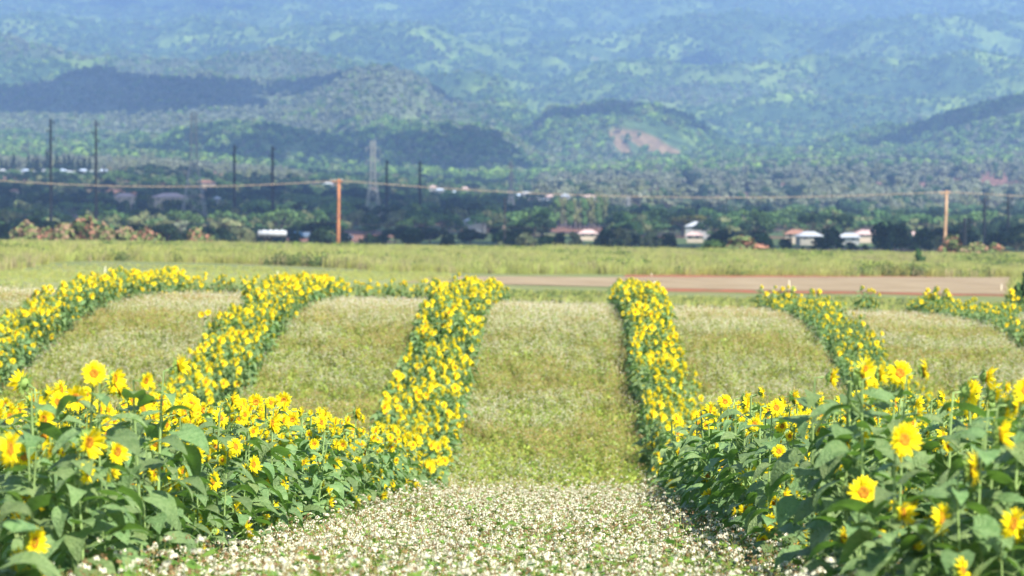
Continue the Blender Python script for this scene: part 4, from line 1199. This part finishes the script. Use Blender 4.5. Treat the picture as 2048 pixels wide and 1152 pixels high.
def tower(px, top, base, wpx, Y, label):
    X = at(px, Y); z0 = zat(base, Y); H = zat(top, Y) - z0; hw = wpx / F * Y / 2
    r = empty('lattice_tower', (X, Y, z0), R(14)); tag(r, label, 'pylon', 'lattice towers')
    def wid(t): return hw * (1 - t / .62 * .78) if t < .62 else hw * .22 * (1 - (t - .62) * .5)
    ts = [0, .14, .27, .39, .50, .58, .66, .74, .82, .90, 1.0]; k = .085 * Y / 1000
    b = MB()
    for sx in (-1, 1):
        for sy in (-1, 1):
            for a, c in zip(ts[:-1], ts[1:]):
                b.bar((sx * wid(a), sy * wid(a), a * H), (sx * wid(c), sy * wid(c), c * H), k * 1.3, k * 1.3, 4)
    link('leg_frame', b.mesh('leg_frame', M['lattice']), r)
    b = MB()
    for a, c in zip(ts[:-1], ts[1:]):
        for s in (-1, 1):
            for p, q in ((1, -1), (-1, 1)):
                b.bar((p * wid(a), s * wid(a), a * H), (q * wid(c), s * wid(c), c * H), k * .7, None, 4)
                b.bar((s * wid(a), p * wid(a), a * H), (s * wid(c), q * wid(c), c * H), k * .7, None, 4)
            b.bar((-wid(c), s * wid(c), c * H), (wid(c), s * wid(c), c * H), k * .6, None, 4)
            b.bar((s * wid(c), -wid(c), c * H), (s * wid(c), wid(c), c * H), k * .6, None, 4)
    link('bracing', b.mesh('bracing', M['lattice']), r)
    for t in (.66, .79, .92):
        b = MB(); l = hw * .62
        for s in (-1, 1):
            b.bar((0, 0, t * H), (s * l, 0, t * H + .3), k, k * .6, 4); b.bar((0, 0, t * H + 1.8), (s * l, 0, t * H + .3), k * .7, k * .5, 4)
            b.bar((s * l, 0, t * H + .3), (s * l, 0, t * H - 1.6), k * .8, None, 5)
        link('crossarm', b.mesh('crossarm', M['lattice']), r)
tower(388, 226, 466, 56, 1050, 'tallest lattice steel tower, right of the first pair of dark poles')
tower(746, 282, 480, 44, 1200, 'lattice steel tower just right of the orange wooden pole')
tower(1022, 322, 486, 26, 1450, 'faint slim lattice tower at the centre behind the short pole')
tower(1257, 392, 490, 22, 1500, 'small lattice tower right of the tall pale grove')

def wood_pole(px, top, Y, m, lean, label, arm=1.1):
    X = at(px, Y); z0 = gz(X, Y) - .5; h = zat(top, Y) - z0
    r = empty('wooden_pole', (X - lean, Y, z0)); tag(r, label, 'utility pole')
    b = MB(); b.tube([(0, 0, 0), (lean * .2, 0, h * .3), (lean * .75, 0, h * .7), (lean, 0, h)], [.27, .26, .22, .19], 9); link('pole', b.mesh('pole', m, True), r)
    b = MB(); b.box(lean - arm, lean + arm * .5, -.24, -.10, h - .45, h - .27); b.bar((lean, -.12, h - 1.2), (lean - arm * .8, -.15, h - .42), .04); link('crossarm', b.mesh('crossarm', m), r)
    for q in (-1, -.55, .42):
        b = MB(); b.tube([(lean + arm * q, -.17, h - .28), (lean + arm * q, -.17, h - .15), (lean + arm * q, -.17, h - .02)], [.05, .12, .07], 8); link('insulator', b.mesh('insulator', M['ceramic'], True), r)
    return (X, Y, z0 + h)
p1 = wood_pole(678, 358, 430, M['wood'], .12, 'near orange-brown wooden pole with a small crossarm, left of centre')
p2 = wood_pole(1893, 381, 445, M['wood2'], .35, 'pale leaning wooden pole at the right with a small crossarm')
def wire(name, a, b_, sag, rad, m, label, strands=3, sep=.13, group=None):
    b = MB(); n = 48; rr_ = random.Random(5)
    for s in range(strands):
        pts = []
        for i in range(n + 1):
            t = i / n
            tw = 2 * math.pi * (i * .37) + s * 2 * math.pi / strands
            pts.append((a[0] + (b_[0] - a[0]) * t, a[1] + (b_[1] - a[1]) * t + sep * math.cos(tw) * .6, a[2] + (b_[2] - a[2]) * t - 4 * sag * t * (1 - t) + sep * math.sin(tw) * .6))
        b.tube(pts, [rad] * (n + 1), 4)
    tag(link(name, b.mesh(name, m, True)), label, 'cable', group)
pL = (at(-500, 380), 380, zat(303, 380)); pR = (at(3100, 470), 470, zat(352, 470))
cz = .2
wire('overhead_cable', (pL[0], pL[1], pL[2]), (p1[0], p1[1], p1[2] - cz), (HY - 0) * 0 + 2.35, .024, M['wire'], 'twisted pale overhead cable from the left edge to the near orange wooden pole')
wire('overhead_cable', (p1[0], p1[1], p1[2] - cz), (p2[0], p2[1], p2[2] - cz), 1.55, .024, M['wire'], 'twisted pale overhead cable sagging between the two wooden poles')
wire('overhead_cable', (p2[0], p2[1], p2[2] - cz), pR, 2.2, .024, M['wire'], 'twisted pale overhead cable from the pale wooden pole to the right edge')
wire('overhead_cable', (at(560, 640), 640, zat(441, 640)), (at(1008, 600), 600, zat(455, 600)), .3, .03, M['wire2'], 'thin rusty low cable left of the short pole', 1)
wire('overhead_cable', (at(1008, 600), 600, zat(455, 600)), (at(1900, 640), 640, zat(460, 640)), .4, .03, M['wire2'], 'thin rusty low cable right of the short pole', 1)
r = empty('short_pole', (at(1009, 600), 600, gz(at(1009, 600), 600))); tag(r, 'short dark-topped pole with a pale insulator box, near the centre', 'utility pole')
hh = zat(395, 600) - r.location.z; hb = zat(455, 600) - r.location.z
b = MB(); b.tube([(0, 0, 0), (.05, 0, hb), (.1, 0, hh)], [.24, .2, .15], 8); link('pole', b.mesh('pole', M['bark'], True), r)
b = MB(); b.tube([(-.1, -.35, hb - .4), (-.1, -.35, hb - .3), (-.1, -.35, hb + .25), (-.1, -.35, hb + .38)], [.2, .32, .32, .15], 10); link('insulator', b.mesh('insulator', colour('warm_ceramic', (.75, .5, .3)), True), r)

# marker stakes in the bare and mown fields
for px, base, top, L_ in [(555, 560, 541, 'thin pale marker stake in the mown strip at the left'), (210, 548, 532, 'thin pale marker stake far left before the grass'),
                       (1310, 592, 562, 'thin white marker stake right above the right hand sunflower row of the centre strip'), (1579, 578, 560, 'thin white marker stake in the middle of the bare soil'), (2003, 582, 568, 'thin pale marker stake in the bare soil at the right edge'), (1303, 552, 545, 'small pale stake at the far edge of the bare soil')]:
    Y = gy(px, base); X = at(px, Y); z = gz(X, Y); h = (base - top) / F * Y
    b = MB(); b.box(-.035, .035, -.02, .02, -.1, h - .05); b.add([(-.035, -.02, h - .05), (.035, -.02, h - .05), (.035, .02, h - .05), (-.035, .02, h - .05), (0, 0, h)], [(0, 1, 4), (1, 2, 4), (2, 3, 4), (3, 0, 4)])
    o = link('marker_stake', b.mesh('marker_stake', M['stake']), None, (X, Y, z), (R(2), R(random.uniform(-4, 4)), 0)); tag(o, L_, 'stake')

# vehicles half hidden behind the grass
def car(px, base, wpx, Y, m, label, rz, kind='car'):
    X = at(px, Y); z = zat(base, Y); r = empty('parked_' + kind, (X, Y, z), rz); tag(r, label, kind)
    L_ = wpx / F * Y; H = 1.5; W_ = 1.8
    prof = [(0, .35), (0, .85), (.06, .95), (.26, 1.0), (.36, 1.45), (.72, 1.48), (.86, 1.02), (1, .92), (1, .35)]
    if kind == 'van': H = 2.3; W_ = 2; prof = [(0, .35), (0, 1.9), (.03, 2.25), (.74, 2.3), (.80, 2.1), (.88, 1.25), (1, 1.1), (1, .35)]
    V = [((x - .5) * L_, s * W_ / 2 * (1 if zz < 1.1 else .86), zz) for s in (-1, 1) for x, zz in prof]; n = len(prof)
    b = MB(); b.add(V, [tuple(range(n)), tuple(range(2 * n - 1, n - 1, -1))] + [(i, i + n, (i + 1) % n + n, (i + 1) % n) for i in range(n)]); link('body', b.mesh('body', m), r)
    for s in (-1, 1):
        b = MB(); y0 = s * W_ / 2 * .93; zc = H * .72
        b.box(L_ * -.12, L_ * .22, min(y0, y0 + s * .06), max(y0, y0 + s * .06), zc, zc + .32); link('window', b.mesh('window', M['glass']), r)
        for x in (-.32, .32):
            b = MB(); b.tube([(x * L_, s * W_ / 2 - .12, .33), (x * L_, s * W_ / 2 + .02, .33)], [.33, .33], 14); link('wheel', b.mesh('wheel', M['tyre'], True), r)
    return r
Yv = 450
X = at(545, Yv); zv = zat(481, Yv); r = empty('tank_trailer', (X, Yv, zv)); tag(r, 'long low white tank trailer half hidden behind the grass left of the orange pole', 'trailer')
b = MB(); b.tube([(-2.2, 0, 1.05), (-2.05, 0, 1.05), (2.0, 0, 1.05), (2.15, 0, 1.05)], [.3, .48, .48, .3], 16); link('tank', b.mesh('tank', colour('worn_white', (.50, .52, .54), col2=(.36, .38, .40), nscale=2.5), True), r)
b = MB(); b.box(-2.2, 2.5, -.4, .4, .42, .56); link('frame', b.mesh('frame', M['blackpole']), r)
for x in (-1.2, -.3, .6, 1.4):
    b = MB(); b.tube([(x, 0, 1.5), (x, 0, 1.62)], [.14, .12], 10); link('hatch', b.mesh('hatch', M['white']), r)
for x in (-1.2, -.5):
    for s in (-1, 1):
        b = MB(); b.tube([(x, s * .55, .33), (x, s * .75, .33)], [.33, .33], 14); link('wheel', b.mesh('wheel', M['tyre'], True), r)
car(596, 478, 14, 620, M['blue'], 'small blue car behind the grass right of the white tank trailer', R(70))
car(614, 478, 15, 640, M['white'], 'small white car behind the grass, right of the blue one', R(60))
car(692, 480, 30, 700, M['white'], 'pale car low behind the grass just right of the orange wooden pole', R(5))

# two birds far off against the hills
def bird(px, py, Y, label):
    b = MB(); b.tube([(-.2, 0, 0), (-.08, 0, .02), (.1, 0, .03), (.22, 0, .0)], [.01, .05, .05, .015], 6)
    for s in (-1, 1):
        b.add([(-.06, 0, .03), (.1, 0, .03), (.05, s * .25, .12), (-.05, s * .25, .12), (-.02, s * .5, .08)], [(0, 1, 2, 3), (3, 2, 4)])
    tag(link('bird', b.mesh('bird', M['bird']), None, (at(px, Y), Y, zat(py, Y)), (0, 0, 1.2)), label, 'bird')
bird(890, 150, 330, 'tiny dark bird in flight before the left grey hill')
bird(1708, 253, 330, 'tiny dark bird in flight before the right green slopes')

# ------------------------------------------------------------------ clouds added above the valley, out of frame, to throw shadows on the land
shade_cloud_mat = mat('shade_cloud', (.82, .83, .85), 1.0, 0.0)
def shade_cloud(foot, z0=1330, name='shade_cloud'):
    """foot: ellipses (pixel x, distance, half width m, half depth m) of the shadow on the ground"""
    b = MB(); r = random.Random(int(foot[0][0] * 7 + foot[0][1]))
    bm_v = []
    for px, Y, wx_, wy_ in foot:
        tx = at(px, Y); tz = gz(tx, Y)
        n = max(5, int(wx_ * wy_ / 9000) + 5)
        for k in range(n):
            a = r.uniform(0, 6.28); q = math.sqrt(r.random()) * .88
            gx_, gy_ = tx + math.cos(a) * q * wx_, Y + math.sin(a) * q * wy_
            rad = min(wx_, wy_) * r.uniform(.30, .5)
            t = (z0 + 60 + r.uniform(0, 60) - tz) / sunv.z
            c = Vector((gx_, gy_, tz)) + sunv * t
            V = []; Fc = []; nu, nv_ = 14, 8
            for i in range(nv_ + 1):
                ph = math.pi * i / nv_
                for j in range(nu):
                    th_ = 2 * math.pi * j / nu
                    w1 = 1 + .16 * math.sin(3 * th_ + k) * math.sin(ph) + .1 * math.sin(5 * ph + k)
                    V.append((c.x + rad * w1 * math.sin(ph) * math.cos(th_), c.y + rad * w1 * math.sin(ph) * math.sin(th_), c.z + min(rad, 55) * w1 * math.cos(ph)))
            for i in range(nv_):
                for j in range(nu):
                    j2 = (j + 1) % nu
                    Fc.append((i * nu + j, (i + 1) * nu + j, (i + 1) * nu + j2, i * nu + j2))
            b.add(V, Fc)
    tag(link(name, b.mesh(name, shade_cloud_mat, True)), 'unseen cumulus added above the frame to shade the land', 'shade_cloud', kind='stuff')
SHADE_CLOUDS = [
    [(450, 3150, 110, 230), (620, 3150, 110, 250), (840, 3150, 130, 260), (990, 3200, 80, 160), (360, 3250, 60, 160)],
    [(840, 4380, 110, 100), (60, 4150, 200, 260), (240, 4200, 200, 230), (420, 4250, 190, 200), (100, 4400, 200, 180), (600, 4350, 160, 110), (720, 4400, 120, 90)],
    [(150, 1500, 140, 230), (330, 1450, 140, 250), (520, 1500, 130, 260), (700, 1550, 130, 220), (-100, 1500, 150, 230), (880, 1350, 110, 160)],
    [(-50, 700, 60, 110), (250, 700, 90, 110), (500, 700, 100, 115), (750, 700, 100, 115), (1000, 700, 110, 115), (1200, 700, 90, 115), (1400, 700, 60, 100), (1600, 700, 60, 90)],
    [(1340, 1320, 55, 170), (1020, 1020, 55, 130), (1330, 1020, 40, 110), (640, 1060, 90, 120), (130, 1000, 60, 120), (1420, 1400, 70, 140), (480, 1150, 80, 90)],
    [(1440, 6900, 220, 150), (1350, 6950, 160, 130), (1560, 6850, 200, 130)],
    [(700, 6000, 260, 150), (560, 6000, 200, 130), (860, 6100, 160, 110)],
    [(1130, 3950, 80, 90), (1210, 3980, 90, 90), (1300, 4060, 90, 70), (1390, 4000, 70, 60)],
    [(1700, 2900, 120, 60), (1850, 2900, 130, 60), (2000, 2950, 140, 60), (1960, 3700, 150, 120)],
    [(300, 9400, 400, 200), (1020, 9500, 260, 160)],
]
for c in SHADE_CLOUDS: shade_cloud(c)

# ------------------------------------------------------------------ the blue air between here and the mountains
HX0 = 3600
b = MB(); b.box(-HX0, HX0, -60, 11900, -40, 1080)
hm_ = bpy.data.materials.new('haze'); hm_.use_nodes = True
t = hm_.node_tree; t.nodes.remove(t.nodes['Principled BSDF'])
v = t.nodes.new('ShaderNodeVolumePrincipled')
v.inputs['Color'].default_value = (.34, .54, .95, 1)
v.inputs['Density'].default_value = 1.48e-4
v.inputs['Anisotropy'].default_value = 0.0
t.links.new(v.outputs[0], t.nodes['Material Output'].inputs['Volume'])
tag(link('haze', b.mesh('haze', hm_)), 'pale blue haze over the valley', 'haze', kind='stuff')
